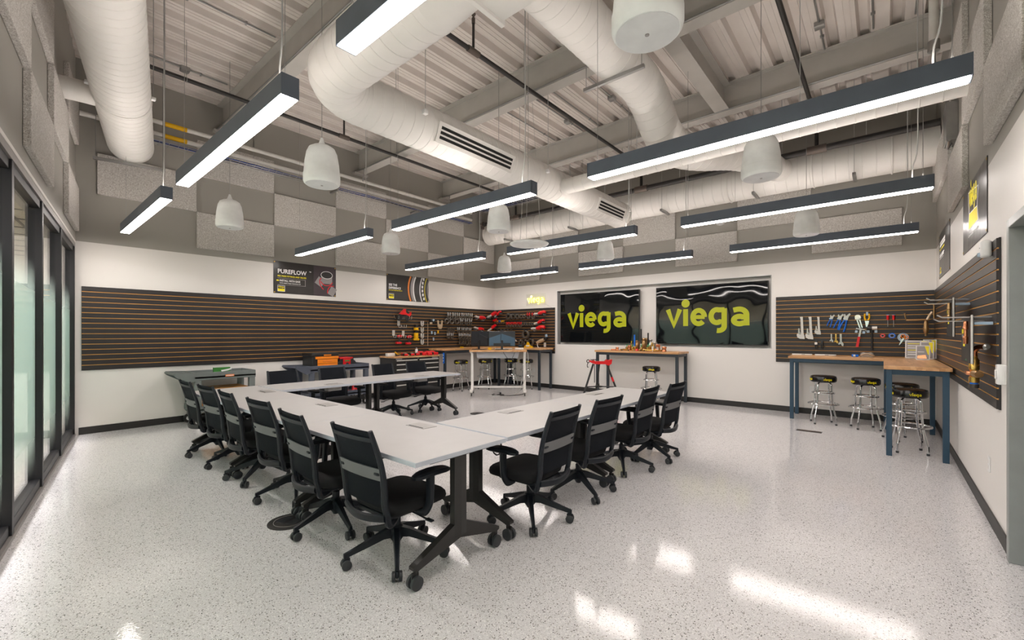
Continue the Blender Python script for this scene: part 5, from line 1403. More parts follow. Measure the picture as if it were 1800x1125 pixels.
# ================================================================== hung tools
def hang(plane, px, py, out=.0):
    if plane == 'A': p = on_x(px, py, XA + .026 + out)
    elif plane == 'B': p = on_y(px, py, YB - .026 - out)
    else: p = on_x(px, py, XC - .026 - out)
    return p
def hung(name, label, cat, plane, px, py, tilt=0.0, group=None, out=.0, sx=1):
    t = thing(name, label, cat, hang(plane, px, py, out), 0, group)
    t.rotation_euler = (0, tilt, WALL[plane][1])
    if sx < 0: t.scale = (-1, 1, 1)
    return t
# press jaws: dark ring with two pale prongs, hung on a peg
def jaw_mesh(kind):
    t = thing('press_jaw', '', 'press jaw')
    tip = {'pale': 'jaw_pale', 'red': 'tool_red', 'orange': 'print_orange', 'blue': 'tool_blue', 'yellow': 'tool_yellow', 'dark': 'jaw_dark'}[kind]
    bm = newbm(); tube(bm, [V(.045 * math.sin(math.radians(a)), -.055, -.045 + .05 * -math.cos(math.radians(a)) * -1 - .0) for a in range(40, 325, 19)], .019, 8, flat=1.3); obj('jaw_ring', bm, 'jaw_dark', t)
    for s in (-1, 1):
        bm = newbm(); box(bm, (s * .036, -.055, .035), (.026, .035, .085), (0, s * .12, 0), .006); obj('jaw_prong', bm, tip, t)
    bm = newbm(); cyl(bm, (0, 0, .03), (0, -.10, .035), .004, n=6); obj('peg', bm, 'steel', t)
    return t
JP = {}
def jaw(kind, plane, px, py, label, group, s=1.0):
    if kind not in JP: t = JP[kind] = jaw_mesh(kind)
    else: t = copy_tree(JP[kind])
    t.location = hang(plane, px, py); t.rotation_euler = (0, 0, WALL[plane][1]); t.scale = (s, s, s)
    t['label'] = label; t['group'] = group
def jaws(kind, plane, xs, py, label, group, s=1.0):
    for i, x in enumerate(xs): jaw(kind, plane, x, py + (i * .25 if plane == 'A' else 0), label if len(xs) == 1 else label + ', %s from left' % ORD[i], group, s)
jaws('pale', 'A', (787, 795.5, 803, 811, 818.5, 825.5), 554.5, 'pale pronged press jaw in the topmost row on the long slatwall', 'press jaws, top row', 1.0)
jaws('pale', 'A', (809, 817, 824.5), 564.5, 'pale pronged press jaw in the second row on the long slatwall', 'press jaws, second row', 1.0)
jaws('pale', 'A', (804, 811.5, 818, 824), 579.5, 'pale pronged press jaw in the third row on the long slatwall', 'press jaws, third row', .85)
jaws('pale', 'A', (786, 792.5, 806.5, 812, 817.5, 823), 589.5, 'pale pronged press jaw in the fourth row on the long slatwall', 'press jaws, fourth row', .85)
jaws('dark', 'A', (786, 790.5, 795), 579.5, 'small dark press jaw in the third row on the long slatwall', 'small dark jaws, third row', .75)
jaws('dark', 'A', (807.5, 813.5, 818.5, 823), 599.5, 'dark press jaw in the lowest row on the long slatwall', 'dark jaws, lowest row', .95)
jaws('pale', 'B', (899,), 556, 'single pale pronged jaw among rings on the corner slatwall', 'pale jaw among rings', .7)
jaws('red', 'B', (931, 939.5), 554.5, 'red tipped press jaw in the upper row of the corner slatwall', 'red tipped jaws, upper row', .95)
jaws('red', 'B', (893.5, 899.5, 905, 910.5, 916.5), 570, 'red tipped press jaw in the row of five on the corner slatwall', 'red tipped jaws, row of five', .85)
jaws('orange', 'B', (872, 875.5), 566, 'orange tipped small jaw in the far corner', 'orange tipped jaws', .6)
jaws('blue', 'B', (879.5,), 566, 'blue tipped small jaw in the far corner', 'blue tipped jaws', .6)
jaws('yellow', 'B', (883, 886), 566, 'yellow tipped small jaw in the far corner', 'yellow tipped jaws', .6)
jaws('dark', 'B', (876, 882, 888, 894, 900), 580.5, 'dark small jaw in the row just above the large monitor', 'small jaws above the monitor', .6)
def ring_tool(plane, px, py, r, label, group):
    t = hung('press_ring', label, 'press ring', plane, px, py, random.uniform(-.3, .3), group)
    bm = newbm(); tube(bm, [V(r * math.sin(2 * PI * k / 18), -.05, r * math.cos(2 * PI * k / 18)) for k in range(1, 18)], r * .34, 8, flat=1.2); obj('ring_body', bm, 'jaw_dark', t)
    bm = newbm(); box(bm, (0, -.05, r), (r * .5, r * .7, r * .3), None, .006); obj('ring_hinge', bm, 'steel', t)
    bm = newbm(); cyl(bm, (0, 0, r * .55), (0, -.09, r * .6), .004, n=6); obj('peg', bm, 'steel', t)
for i, px_ in enumerate((783, 792, 801)): ring_tool('A', px_, 565, .062, 'dark round press ring in the second row of the long slatwall, %s from left' % ORD[i], 'press rings, second row')
for i, (px_, r) in enumerate(((895.5, .075), (904, .06), (911.5, .06), (918, .05), (923.5, .045))): ring_tool('B', px_, 556.5, r, 'dark round press ring in the upper row of the corner slatwall, %s from left' % ORD[i], 'press rings, corner upper row')
for i, px_ in enumerate((921.5, 925.5, 930, 934, 939)): ring_tool('B', px_, 569.5, .038, 'small dark press ring beside the red tipped jaws, %s from left' % ORD[i], 'small press rings by the red jaws')
for i, (px_, r) in enumerate(((917, .06), (926, .062), (935, .085))): ring_tool('B', px_, 601.5, r, 'dark press ring in the lowest row of the corner slatwall, %s from left' % ORD[i], 'press rings, lowest row')
ring_tool('B', 926, 588, .10, 'largest dark press ring, hung right of the monitors', 'largest press ring')
# red press tools
def press_tool(label, plane, px, py, tilt=0.0, sx=1, L=.42, vert=False, grip=True):
    t = hung('press_tool', label, 'press tool', plane, px, py, tilt, None, 0, sx)
    k = L / .42
    bm = newbm(); tube(bm, [V(x * k, -.085, z * k) for x, z in ((-.05, 0), (-.01, .004), (.05, .012), (.12, .016), (.17, .012), (.20, .008))], .04, 12, radii=[r * k for r in (.030, .042, .050, .052, .046, .030)]); obj('tool_body', bm, 'tool_red', t)
    bm = newbm(); tube(bm, [V(x * k, -.085, 0) for x in (-.20, -.15, -.11, -.045)], .03, 12, radii=[r * k for r in (.022, .034, .026, .032)]); obj('tool_nose', bm, 'steel_pale', t)
    bm = newbm(); box(bm, (.135 * k, -.085, -.02 * k), (.09 * k, .09 * k, .03 * k), None, .008); obj('tool_belly', bm, 'tool_black', t)
    if grip:
        bm = newbm(); tube(bm, bez([V(.03 * k, -.085, -.03 * k), V(.05 * k, -.085, -.09 * k), V(.055 * k, -.085, -.14 * k)], 4), .02 * k, 8); obj('grip', bm, 'tool_black', t)
        bm = newbm(); box(bm, (.065 * k, -.085, -.165 * k), (.12 * k, .08 * k, .055 * k), None, .01); obj('battery', bm, 'tool_red', t)
    for x in (-.11, .14):
        bm = newbm(); tube(bm, [V(x * k, 0, -.05 * k), V(x * k, -.11, -.06 * k), V(x * k, -.115, -.03 * k)], .005, 6); obj('hook', bm, 'bracket_clear', t)
    return t
press_tool('red press tool at the left of the corner, long slatwall, upper', 'A', 840, 558.5, .15, 1, .44, grip=False)
press_tool('red press tool with drooping battery just left of the room corner', 'A', 861, 554, -.35, 1, .44)
press_tool('red press tool hung low left of the monitors', 'A', 838, 578, .2, 1, .40, grip=False)
press_tool('red press tool hung above the gap between the monitors', 'A', 861, 577, -.45, 1, .40, grip=False)
press_tool('red press tool tilted up just right of the room corner', 'B', 878, 553, -.5, 1, .34, grip=False)
press_tool('red press tool at the top right of the corner slatwall', 'B', 952, 551, -.1, 1, .42, grip=False)
press_tool('red press tool second from top at the right of the corner slatwall', 'B', 951, 566.5, -.25, 1, .38, grip=False)
press_tool('red press tool third from top with a long pale nose, corner slatwall', 'B', 949, 577, -.05, 1, .48, grip=False)
press_tool('red press tool hung upright right of the large monitor', 'B', 906, 595, .6, -1, .30)
t = hung('pipe_threader', 'tan metal tool with a white strap hung over the bench end', 'power tool', 'B', 954, 599, -.25)
bm = newbm(); tube(bm, [V(-.14, -.09, -.02), V(-.06, -.09, -.01), V(.04, -.09, 0), (.12, -.09, .01)], .04, 12, radii=[.035, .045, .05, .04]); obj('tool_body', bm, 'tan_tool', t)
bm = newbm(); tube(bm, bez([V(-.12, -.09, -.04), V(-.13, -.1, -.10), V(-.11, -.1, -.16), V(-.04, -.1, -.18)], 5), .010, 8); obj('strap', bm, 'white_plastic', t)
bm = newbm(); box(bm, (.17, -.08, .03), (.10, .07, .06), None, .01); obj('tool_grip', bm, 'tool_black', t)
bm = newbm(); boxb(bm, .13, .19, -.03, 0, .06, .14, .004); obj('bracket', bm, 'bracket_clear', t, None, False)
# left group on the long slatwall
t = hung('band_saw', 'large red and black saw hung highest on the long slatwall', 'power tool', 'A', 704, 552)
bm = newbm(); prism(bm, [(-.12, .0), (-.05, .05), (.0, .10), (.02, .12), (.05, .11), (.03, .06), (.06, .02), (.12, .0), (.17, .02), (.20, .05), (.19, -.02), (.15, -.06), (.05, -.02), (-.08, -.02)], -.16, -.09, lambda u, v, h: V(u, h, v)); obj('saw_body', bm, 'tool_red', t, None, False)
bm = newbm(); tube(bm, bez([V(.03, -.12, .10), V(.10, -.12, .07), V(.15, -.12, .02)], 5), .016, 8); obj('saw_handle', bm, 'tool_black', t)
for x in (-.12, .10):
    bm = newbm(); lathe(bm, (x, -.15, -.09), [(.075, 0), (.08, .02), (.075, .045)], 20, (0, 1, 0)); obj('wheel_guard', bm, 'tool_black', t)
bm = newbm(); boxb(bm, -.12, .10, -.14, -.11, -.14, -.11); obj('saw_frame', bm, 'tool_black', t, None, False)
for x in (-.18, -.06, -.02, .12, .18):
    bm = newbm(); tube(bm, [V(x, 0, -.04), V(x, -.03, -.11), V(x, -.19, -.12), V(x, -.195, -.05)], .006, 6); obj('hook', bm, 'steel', t)
def slat_bracket(label, px, py, hooks=True):
    t = hung('tool_bracket', label, 'bracket', 'A', px, py)
    bm = newbm(); boxb(bm, -.035, .035, -.012, 0, -.06, .07, .003); obj('bracket_plate', bm, 'steel_pale', t, None, False)
    for x in (0, .09, .15):
        bm = newbm(); tube(bm, [V(x, -.01, -.05), V(x, -.012, -.10), V(x, -.10, -.105), V(x, -.105, -.04)], .006, 6); obj('hook', bm, 'steel_pale', t)
slat_bracket('empty grey hook bracket under the hung saw', 700.5, 568)
for i, (px, py) in enumerate(((691.5, 585.5), (708.5, 586.5))):
    slat_bracket('grey hook bracket holding the %s red driver' % ('left', 'right')[i], px, py)
    t = hung('impact_driver', 'red driver hanging by its body, %s of two' % ('left', 'right')[i], 'power tool', 'A', px + 6.5, py + 6)
    bm = newbm(); tube(bm, [V(-.06, -.07, 0), V(-.02, -.07, .005), V(.05, -.07, .01), V(.08, -.07, .01)], .03, 12, radii=[.016, .03, .036, .028]); obj('driver_body', bm, 'tool_red', t)
    bm = newbm(); cyl(bm, (-.11, -.07, -.003), (-.055, -.07, 0), .014, .02, 10); obj('driver_nose', bm, 'tool_black', t)
    bm = newbm(); tube(bm, bez([V(.03, -.07, -.02), V(.015, -.07, -.08), V(.0, -.07, -.13)], 4), .02, 8); obj('grip', bm, 'tool_black', t)
    bm = newbm(); box(bm, (-.01, -.07, -.15), (.13, .08, .05), None, .012); obj('battery', bm, 'tool_red', t)
t = hung('yellow_drill', 'tall yellow and black tool hung between the drivers and chrome jaws', 'power tool', 'A', 729, 584)
for z0, z1, w, m_ in ((.11, .19, .07, 'tool_black'), (.05, .115, .10, 'tool_yellow'), (-.02, .055, .05, 'tool_black'), (-.15, -.015, .09, 'tool_yellow'), (-.20, -.15, .15, 'tool_yellow')):
    bm = newbm(); boxb(bm, -w / 2, w / 2, -.09, -.02, z0, z1, .012); obj('tool_body' if m_ == 'tool_yellow' else 'tool_grip', bm, m_, t, None, False)
bm = newbm(); cyl(bm, (0, 0, .15), (0, -.1, .155), .005, n=6); obj('peg', bm, 'steel', t)
for k, py in enumerate((569, 580, 590.5, 601)):
    t = hung('chrome_jaw', 'bright chrome jaw, %s down in the column of four' % ORD[k], 'press jaw', 'A', 740, py, 0, 'column of chrome jaws')
    bm = newbm(); prism(bm, [(-.045, .065), (-.02, .065), (-.015, .01), (0, -.005), (.015, .01), (.02, .065), (.045, .065), (.045, -.02), (.02, -.065), (-.02, -.065), (-.045, -.02)], -.06, -.025, lambda u, v, h: V(u, h, v)); obj('jaw_body', bm, 'steel_pale', t, None, False)
    bm = newbm(); lathe(bm, (0, -.06, -.03), [(.012, 0), (.012, -.008)], 10, (0, 1, 0)); obj('jaw_pin', bm, 'jaw_dark', t)
    bm = newbm(); cyl(bm, (0, 0, -.01), (0, -.06, -.01), .005, n=6); obj('peg', bm, 'steel', t)
bm = newbm(); p = hang('A', 752, 566, .02); q = hang('A', 752, 608, .02); tube(bm, [p, q], .007, 8); tag(obj('long_rod', bm, 'tan_tool', None, q), 'thin upright rod hanging right of the chrome jaws', 'rod')
t = hung('crimp_head', 'black crimping head with blue dial beside the jaw rows', 'power tool', 'A', 757, 563.5)
bm = newbm(); box(bm, (0, -.06, 0), (.16, .09, .09), None, .02); obj('tool_body', bm, 'tool_black', t)
bm = newbm(); lathe(bm, (.0, -.105, .01), [(.03, 0), (.028, -.015)], 14, (0, 1, 0)); obj('dial', bm, 'bracket_clear', t)
bm = newbm(); lathe(bm, (-.03, -.05, -.06), [(.035, -.03), (.04, .03)], 14, (0, 0, 1)); obj('tool_nose', bm, 'tan_tool', t)
t = hung('tan_fork', 'pale tan forked bracket hung over the left press rings', 'bracket', 'A', 770, 570)
bm = newbm(); prism(bm, [(-.09, .10), (-.05, .10), (-.04, .0), (.04, .0), (.05, .10), (.09, .10), (.07, -.06), (.04, -.12), (-.04, -.12), (-.07, -.06)], -.09, -.06, lambda u, v, h: V(u, h, v)); obj('fork_plate', bm, 'tan_tool', t, None, False)
bm = newbm(); cyl(bm, (0, 0, -.02), (0, -.09, -.02), .006, n=6); obj('peg', bm, 'steel', t)
for px, py, m_, lb in ((757, 584, 'bracket_clear', 'small clear tag hung left of the yellow tag'), (762.5, 585.5, 'bracket_clear', 'small clear tag hung beside the yellow tag'), (760, 595.5, 'bracket_clear', 'lowest small clear tag hung beside the rod'), (768, 582.8, 'tool_yellow', 'small yellow tag hung under the tan fork')):
    t = hung('hang_tag', lb, 'tag', 'A', px, py)
    bm = newbm(); boxb(bm, -.022, .022, -.05, -.044, -.045, .03, .002); obj('tag_plate', bm, m_, t, None, False)
    bm = newbm(); cyl(bm, (0, 0, .02), (0, -.06, .022), .004, n=6); obj('peg', bm, 'steel', t)

# ---- hand tools on the right slatwall
def outline(t, name, poly, m, y0=-.035, y1=-.018):
    bm = newbm(); prism(bm, poly, y0, y1, lambda u, v, h: V(u, h, v)); return obj(name, bm, m, t, None, False)
def peg(t, x, z, d=.05):
    bm = newbm(); cyl(bm, (x, 0, z), (x, -d, z), .004, n=6); obj('peg', bm, 'steel', t)
for i, (px, s) in enumerate(((1409, 1.0), (1424, 1.0), (1438.5, .78))):
    t = hung('pipe_wrench', 'grey pipe wrench hung head down, %s of three' % ('left', 'middle', 'right, smallest')[i], 'wrench', 'B', px, 557)
    outline(t, 'handle', [(-.022*s, .0), (.022*s, .0), (.024*s, -.05*s), (.035*s, -.30*s), (.05*s, -.36*s), (-.015*s, -.36*s), (-.005*s, -.28*s), (-.012*s, -.05*s)], 'steel_pale')
    outline(t, 'fixed_jaw', [(-.07*s, -.33*s), (-.06*s, -.305*s), (.0, -.325*s), (.05*s, -.36*s), (.05*s, -.405*s), (-.02*s, -.40*s), (-.06*s, -.375*s)], 'steel_pale', -.04, -.016)
    outline(t, 'hook_jaw', [(-.045*s, -.21*s), (-.028*s, -.21*s), (-.022*s, -.28*s), (-.01*s, -.295*s), (-.012*s, -.31*s), (-.05*s, -.305*s)], 'steel', -.045, -.020)
    bm = newbm(); lathe(bm, (-.036*s, -.03, -.285*s), [(.014, -.012), (.014, .012)], 10); obj('adjusting_nut', bm, 'steel', t)
    peg(t, .002, -.03)
for i, (px, s) in enumerate(((1462, .72), (1476, .9), (1487, 1.05))):
    t = hung('slip_pliers', 'blue handled pliers, %s of three' % ('left, smallest', 'middle', 'right, largest')[i], 'pliers', 'B', px, 558, .18)
    bm = newbm(); tube(bm, bez([V(-.005*s, -.03, -.04*s), V(-.03*s, -.03, -.10*s), V(-.055*s, -.03, -.22*s)], 4), .011*s, 8); obj('handle', bm, 'tool_blue', t)
    bm = newbm(); tube(bm, bez([V(.02*s, -.03, -.04*s), V(.022*s, -.03, -.12*s), V(.015*s, -.03, -.24*s)], 4), .011*s, 8); obj('handle', bm, 'tool_blue', t)
    outline(t, 'jaw', [(-.02*s, -.05*s), (.03*s, -.045*s), (.035*s, .02*s), (.055*s, .06*s), (.035*s, .075*s), (.005*s, .03*s), (-.015*s, -.01*s)], 'steel')
    outline(t, 'jaw', [(-.025*s, -.04*s), (.01*s, -.04*s), (.0, .02*s), (-.02*s, .055*s), (-.035*s, .045*s), (-.025*s, .005*s)], 'steel', -.046, -.036)
    bm = newbm(); boxb(bm, -.03, .01, -.04, -.001, -.035, -.012, .002); obj('clear_bracket', bm, 'bracket_clear', t, None, False)
t = hung('adjustable_wrench', 'chrome pliers shaped wrench hung above the red handled hammer', 'wrench', 'B', 1508, 558, -.25)
outline(t, 'head', ell(0, 0, .042, .045, 0, -150, 150, 20) + [(-.045, -.03), (-.06, -.04)], 'chrome')
outline(t, 'handle', [(-.03, -.03), (-.012, -.03), (-.008, -.18), (-.016, -.19), (-.026, -.18)], 'chrome'); outline(t, 'handle', [(.004, -.03), (.024, -.03), (.022, -.18), (.014, -.19), (.004, -.18)], 'chrome'); peg(t, 0, .01)
t = hung('tin_snips', 'yellow handled snips hung highest above the hammers', 'snips', 'B', 1524, 562)
for s in (-1, 1):
    bm = newbm(); tube(bm, bez([V(s * .012, -.03, -.01), V(s * .03, -.03, .03), V(s * .026, -.03, .10)], 4), .012, 8); obj('handle', bm, 'tool_yellow', t)
outline(t, 'blade', [(-.028, -.02), (.028, -.02), (.022, -.07), (.0, -.12), (-.012, -.125), (-.02, -.07)], 'chrome')
bm = newbm(); boxb(bm, -.012, .016, -.03, 0, .07, .13, .002); obj('clear_bracket', bm, 'bracket_clear', t, None, False)
for i, px in enumerate((1560.5, 1570.8)):
    t = hung('screwdriver', 'red handled screwdriver, %s of two' % ('left', 'right')[i], 'screwdriver', 'B', px, 554)
    bm = newbm(); lathe(bm, (0, -.03, 0), [(.010, 0), (.017, -.006), (.018, -.05), (.013, -.07), (.014, -.08)], 12, (0, 0, 1)); obj('handle', bm, 'tool_red', t)
    bm = newbm(); cyl(bm, (0, -.03, -.08), (0, -.03, -.19), .0045, n=8); obj('shaft', bm, 'steel', t)
    bm = newbm(); boxb(bm, -.022, .022, -.03, 0, -.002, .008, .002); obj('clear_bracket', bm, 'bracket_clear', t, None, False)
t = hung('claw_hammer', 'claw hammer with a red grip hung under the chrome wrench', 'hammer', 'B', 1513, 578.5, .15)
outline(t, 'head', [(-.065, -.012), (-.06, .014), (-.035, .008), (.02, .012), (.075, -.012), (.09, -.035), (.06, -.01), (.0, -.012), (-.035, -.010)], 'steel', -.055, -.030)
outline(t, 'shaft', [(-.012, -.01), (.014, -.01), (.012, -.14), (-.014, -.14)], 'steel', -.05, -.034); outline(t, 'grip', [(-.016, -.13), (.016, -.13), (.018, -.30), (.0, -.315), (-.022, -.30)], 'tool_red', -.056, -.028)
for x in (-.05, .05):
    bm = newbm(); boxb(bm, x - .018, x + .018, -.05, 0, -.07, -.03, .002); obj('clear_bracket', bm, 'bracket_clear', t, None, False)
t = hung('rubber_mallet', 'black handled mallet with a pale end hung right of the claw hammer', 'mallet', 'B', 1533, 577)
bm = newbm(); cyl(bm, (-.065, -.045, 0), (0, -.045, 0), .032, n=16); obj('dark_head', bm, 'tool_black', t)
bm = newbm(); cyl(bm, (.0, -.045, 0), (.065, -.045, 0), .032, n=16); obj('pale_head', bm, 'steel_pale', t)
bm = newbm(); tube(bm, [V(0, -.045, -.03), V(0, -.045, -.15), V(0, -.045, -.36)], .014, 10, radii=[.011, .012, .019]); obj('handle', bm, 'tool_black', t)
for x in (-.05, .05):
    bm = newbm(); boxb(bm, x - .018, x + .018, -.05, 0, -.075, -.034, .002); obj('clear_bracket', bm, 'bracket_clear', t, None, False)
for i, (px, py, r, m_, lb) in enumerate(((1551.5, 590, .034, 'print_red', 'small red roll of tape hung on a peg'), (1568, 590, .045, 'tool_blue', 'blue roll of tape hung between the red roll and scissors'), (1587.5, 593, .07, 'bracket_clear', 'large light blue roll hung behind the scissors'))):
    t = hung('tape_roll', lb, 'tape', 'B', px, py)
    bm = newbm(); rings(bm, [circ(V(0, y, 0), V(1, 0, 0), V(0, 0, 1), q, 24) for y, q in ((-.02, r), (-.05, r), (-.05, r * .62), (-.02, r * .62))], False, True); obj('tape_body', bm, m_, t)
    bm = newbm(); rings(bm, [circ(V(0, y, 0), V(1, 0, 0), V(0, 0, 1), q, 24) for y, q in ((-.018, r * .61), (-.052, r * .61), (-.052, r * .52), (-.018, r * .52))], False, True); obj('tape_core', bm, 'paper', t)
    peg(t, 0, r * .48, .06)
t = hung('scissors', 'orange handled scissors hung over the light blue roll', 'scissors', 'B', 1590, 592, .45, None, .035)
for s, z in ((-1, 0), (1, -.005)):
    bm = newbm(); tube(bm, ell_ := [V(s * .026 + .020 * math.cos(2 * PI * k / 16), -.03, .005 + z + .026 * math.sin(2 * PI * k / 16)) for k in range(16)], .006, 6, closed=True); obj('finger_loop', bm, 'orange_plastic', t)
outline(t, 'blade', [(-.012, -.025), (.010, -.025), (.010, -.09), (.002, -.15), (-.004, -.15), (-.012, -.09)], 'chrome'); peg(t, -.026, .02, .03)
for i, (px, s, m_) in enumerate(((1461.5, .8, 'steel'), (1469.5, .9, 'brass'), (1478, 1.15, 'steel'))):
    t = hung('spanner', '%s adjustable spanner hung head down in the row of three' % ('smallest pale', 'brassy', 'largest pale')[i], 'spanner', 'B', px, 587)
    outline(t, 'handle', [(-.012*s, .0), (.012*s, .0), (.014*s, -.13*s), (-.008*s, -.13*s)], m_)
    outline(t, 'head', [(-.010*s, -.12*s), (.018*s, -.12*s), (.036*s, -.15*s), (.03*s, -.185*s), (.012*s, -.175*s), (.006*s, -.155*s), (-.012*s, -.15*s), (-.018*s, -.165*s), (-.032*s, -.15*s)], m_)
    peg(t, 0, -.01)
for i, px in enumerate((1435, 1445)):
    t = hung('tube_clamp', ('pale banded', 'all dark')[i] + ' clamp hung low above the right bench', 'clamp', 'B', px, 603)
    bm = newbm(); boxb(bm, -.022, .022, -.06, -.01, -.03, .015, .006); obj('clamp_body', bm, 'steel_pale' if i == 0 else 'tool_black', t, None, False)
    for s in (-1, 1):
        bm = newbm(); boxb(bm, s * .012 - .009, s * .012 + .009, -.05, -.02, -.10, -.031, .004); obj('clamp_leg', bm, 'tool_black', t, None, False)
    bm = newbm(); boxb(bm, -.012, .018, -.05, 0, .012, .04, .003); obj('clamp_hook', bm, 'caster_grey', t, None, False)
# pipe jig in the corner of the right slatwall
p = hang('C', 1647, 560)
t = thing('pipe_jig', 'steel arm holding a bronze valve in the right corner of the slatwalls', 'pipe fitting', p, WALL['C'][1])
bm = newbm(); tube(bm, [V(.0, 0, .22), V(.0, -.03, .22), V(.0, -.03, .0), V(.02, -.10, -.02), V(.04, -.34, -.02), V(.04, -.36, .09)], .012, 8); obj('arm', bm, 'bronze', t)
bm = newbm(); lathe(bm, (.03, -.12, -.03), [(.02, 0), (.022, -.03), (.03, -.05), (.026, -.08), (.032, -.10), (.032, -.16), (.024, -.18), (.015, -.20), (.014, -.23)], 16); obj('valve', bm, 'bronze', t)
bm = newbm(); tube(bm, bez([V(.02, -.11, -.02), V(.01, -.08, .05), V(.0, -.05, .10)], 4), .016, 8); obj('elbow', bm, 'tan_tool', t)
# sample boards on the door wall
def sample_board(label, px0, px1, pt, pb, coppers):
    a = hang('C', px0, pt, .10)
    b = hang('C', px1, pt, .10); zt = max(a.z, b.z); zb = hang('C', px1, pb, .10).z
    W = a.y - b.y; H = zt - zb
    t = thing('sample_board', label, 'display board', V(XC - .026, a.y, zb), WALL['C'][1])
    bm = newbm(); boxb(bm, 0, W, -.115, -.10, 0, H * .96, .002); obj('board', bm, 'tool_black', t, None, False)
    bm = newbm(); boxb(bm, W, W + .010, -.117, -.105, -.0, H, .002); obj('edge_channel', bm, 'steel_pale', t, None, False)
    bm = newbm(); boxb(bm, W - .12, W - .02, -.0995, -.001, H * .80, H * .86, .003); obj('rear_bracket', bm, 'bracket_clear', t, None, False)
    for x, dz in ((W * .25, .90), (W * .85, .96)):
        bm = newbm(); tube(bm, [V(x, -.0, H * dz), V(x, -.26, H * dz), V(x, -.29, H * dz + .02)], .006, 6); obj('support_arm', bm, 'steel', t)
    bm = newbm(); boxb(bm, W * .08, W * .52, -.1165, -.1152, H * .62, H * .72); obj('yellow_label', bm, 'print_yellow', t, None, False)
    bm = newbm(); boxb(bm, W * .08, W * .52, -.1165, -.1152, H * .54, H * .60); obj('grey_label', bm, 'print_grey', t, None, False)
    for k in range(2):
        bm = newbm(); boxb(bm, W * .22, W * .40, -.1165, -.1152, H * (.34 + k * .07), H * (.39 + k * .07)); obj('yellow_mark', bm, 'print_yellow', t, None, False)
    bm = newbm(); x = W * .72; lathe(bm, (x, -.128, 0), [(.011, H * .40), (.013, H * .42), (.013, H * .48), (.017, H * .50), (.017, H * .54), (.011, H * .56), (.011, H * .70), (.017, H * .72), (.017, H * .76), (.013, H * .78), (.013, H * .88)], 14); obj('copper_sample', bm, coppers, t)
    return t
sample_board('black sample board with yellow label, farther of two on the door wall', 1668, 1679, 528, 592, 'bronze')
sample_board('black sample board with a copper pipe, nearer of two on the door wall', 1694.5, 1712, 557, 640, 'copper')
p = hang('C', 1712, 640, .08)
t = thing('copper_assembly', 'copper and brass valve assembly mounted on the door wall slats', 'pipe fitting', p, WALL['C'][1])
bm = newbm(); lathe(bm, (0, 0, 0), [(.03, -.14), (.03, -.10), (.022, -.09), (.022, -.05), (.030, -.04), (.030, .03), (.020, .05), (.020, .07)], 16); obj('brass_body', bm, 'brass', t)
bm = newbm(); tube(bm, bez([V(0, 0, .06), V(.01, 0, .10), V(.04, .02, .13), V(.12, .05, .135)], 5), .020, 10); obj('copper_elbow', bm, 'copper', t)
bm = newbm(); lathe(bm, (.12, .05, .135), [(.022, 0), (.025, .008), (.014, .02)], 12, (1, .3, 0)); obj('wall_flange', bm, 'steel', t)
bm = newbm(); box(bm, (-.03, -.02, -.07), (.10, .045, .03), None, .006); obj('copper_lever', bm, 'copper', t)
bm = newbm(); lathe(bm, (.03, 0, -.07), [(.025, 0), (.03, .03), (.025, .08)], 14, (1, .2, 0)); obj('side_cap', bm, 'bronze', t)
bm = newbm(); lathe(bm, (-.03, -.01, .02), [(.018, 0), (.020, .02), (.014, .05)], 12, (-1, -.3, .2)); obj('green_cap', bm, 'handle_green', t)
bm = newbm(); lathe(bm, (0, 0, -.14), [(.024, 0), (.024, -.012)], 14); obj('blue_collar', bm, 'tool_blue', t)
bm = newbm(); lathe(bm, (0, 0, -.152), [(.029, 0), (.027, -.03)], 14); obj('end_cap', bm, 'jaw_dark', t)
# wall devices at the slatwall end
p = hang('C', 1743, 437, .0); t = thing('motion_sensor', 'white rounded wall sensor at the top end of the door wall slats', 'sensor', V(XC - .026, p.y, p.z), WALL['C'][1])
bm = newbm(); box(bm, (0, -.03, 0), (.08, .06, .13), None, .022, 3); obj('sensor_body', bm, 'white_plastic', t)
bm = newbm(); lathe(bm, (-.005, -.06, -.04), [(.018, 0), (.014, -.012)], 12, (0, 1, 0)); obj('lens', bm, 'bracket_clear', t)
bm = newbm(); box(bm, (0, -.06, .01), (.008, .004, .006)); obj('indicator', bm, 'tool_black', t)
p = hang('C', 1757, 658, .0); t = thing('light_switch', 'white wall switch box at the lower end of the door wall slats', 'switch', V(XC, p.y - .02, p.z), WALL['C'][1])
bm = newbm(); box(bm, (0, -.022, 0), (.075, .044, .135), None, .006); obj('switch_box', bm, 'white_plastic', t)
bm = newbm(); boxb(bm, -.02, .02, -.050, -.0445, -.03, .03, .003); obj('rocker', bm, 'paper', t, None, False)
def wall_outlet(label, plane, px, py):
    if plane == 'B': p = on_y(px, py, YB)
    else: p = on_x(px, py, XC)
    t = thing('wall_outlet', label, 'outlet', p, WALL[plane][1])
    bm = newbm(); boxb(bm, -.037, .037, -.008, -.0005, -.06, .06, .003); pl = obj('outlet_plate', bm, 'white_plastic', t, None, False)
    for s in (-1, 1):
        bm = newbm(); boxb(bm, -.015, .015, -.0095, -.0082, s * .022 - .013, s * .022 + .013); obj('socket', bm, 'paper', pl, None, False)
wall_outlet('white wall outlet low on the door wall near the door', 'C', 1740, 816)
wall_outlet('white wall outlet behind the stool nearest the screens', 'B', 1428, 685)
wall_outlet('white wall outlet under the far corner bench', 'B', 938.5, 650)
wall_outlet('white outlet plate on the corner slatwall above the bench', 'B', 959, 606)
bpy.data.objects[[o.name for o in scene.objects if o.name.startswith('wall_outlet')][-1]].location.y -= .026

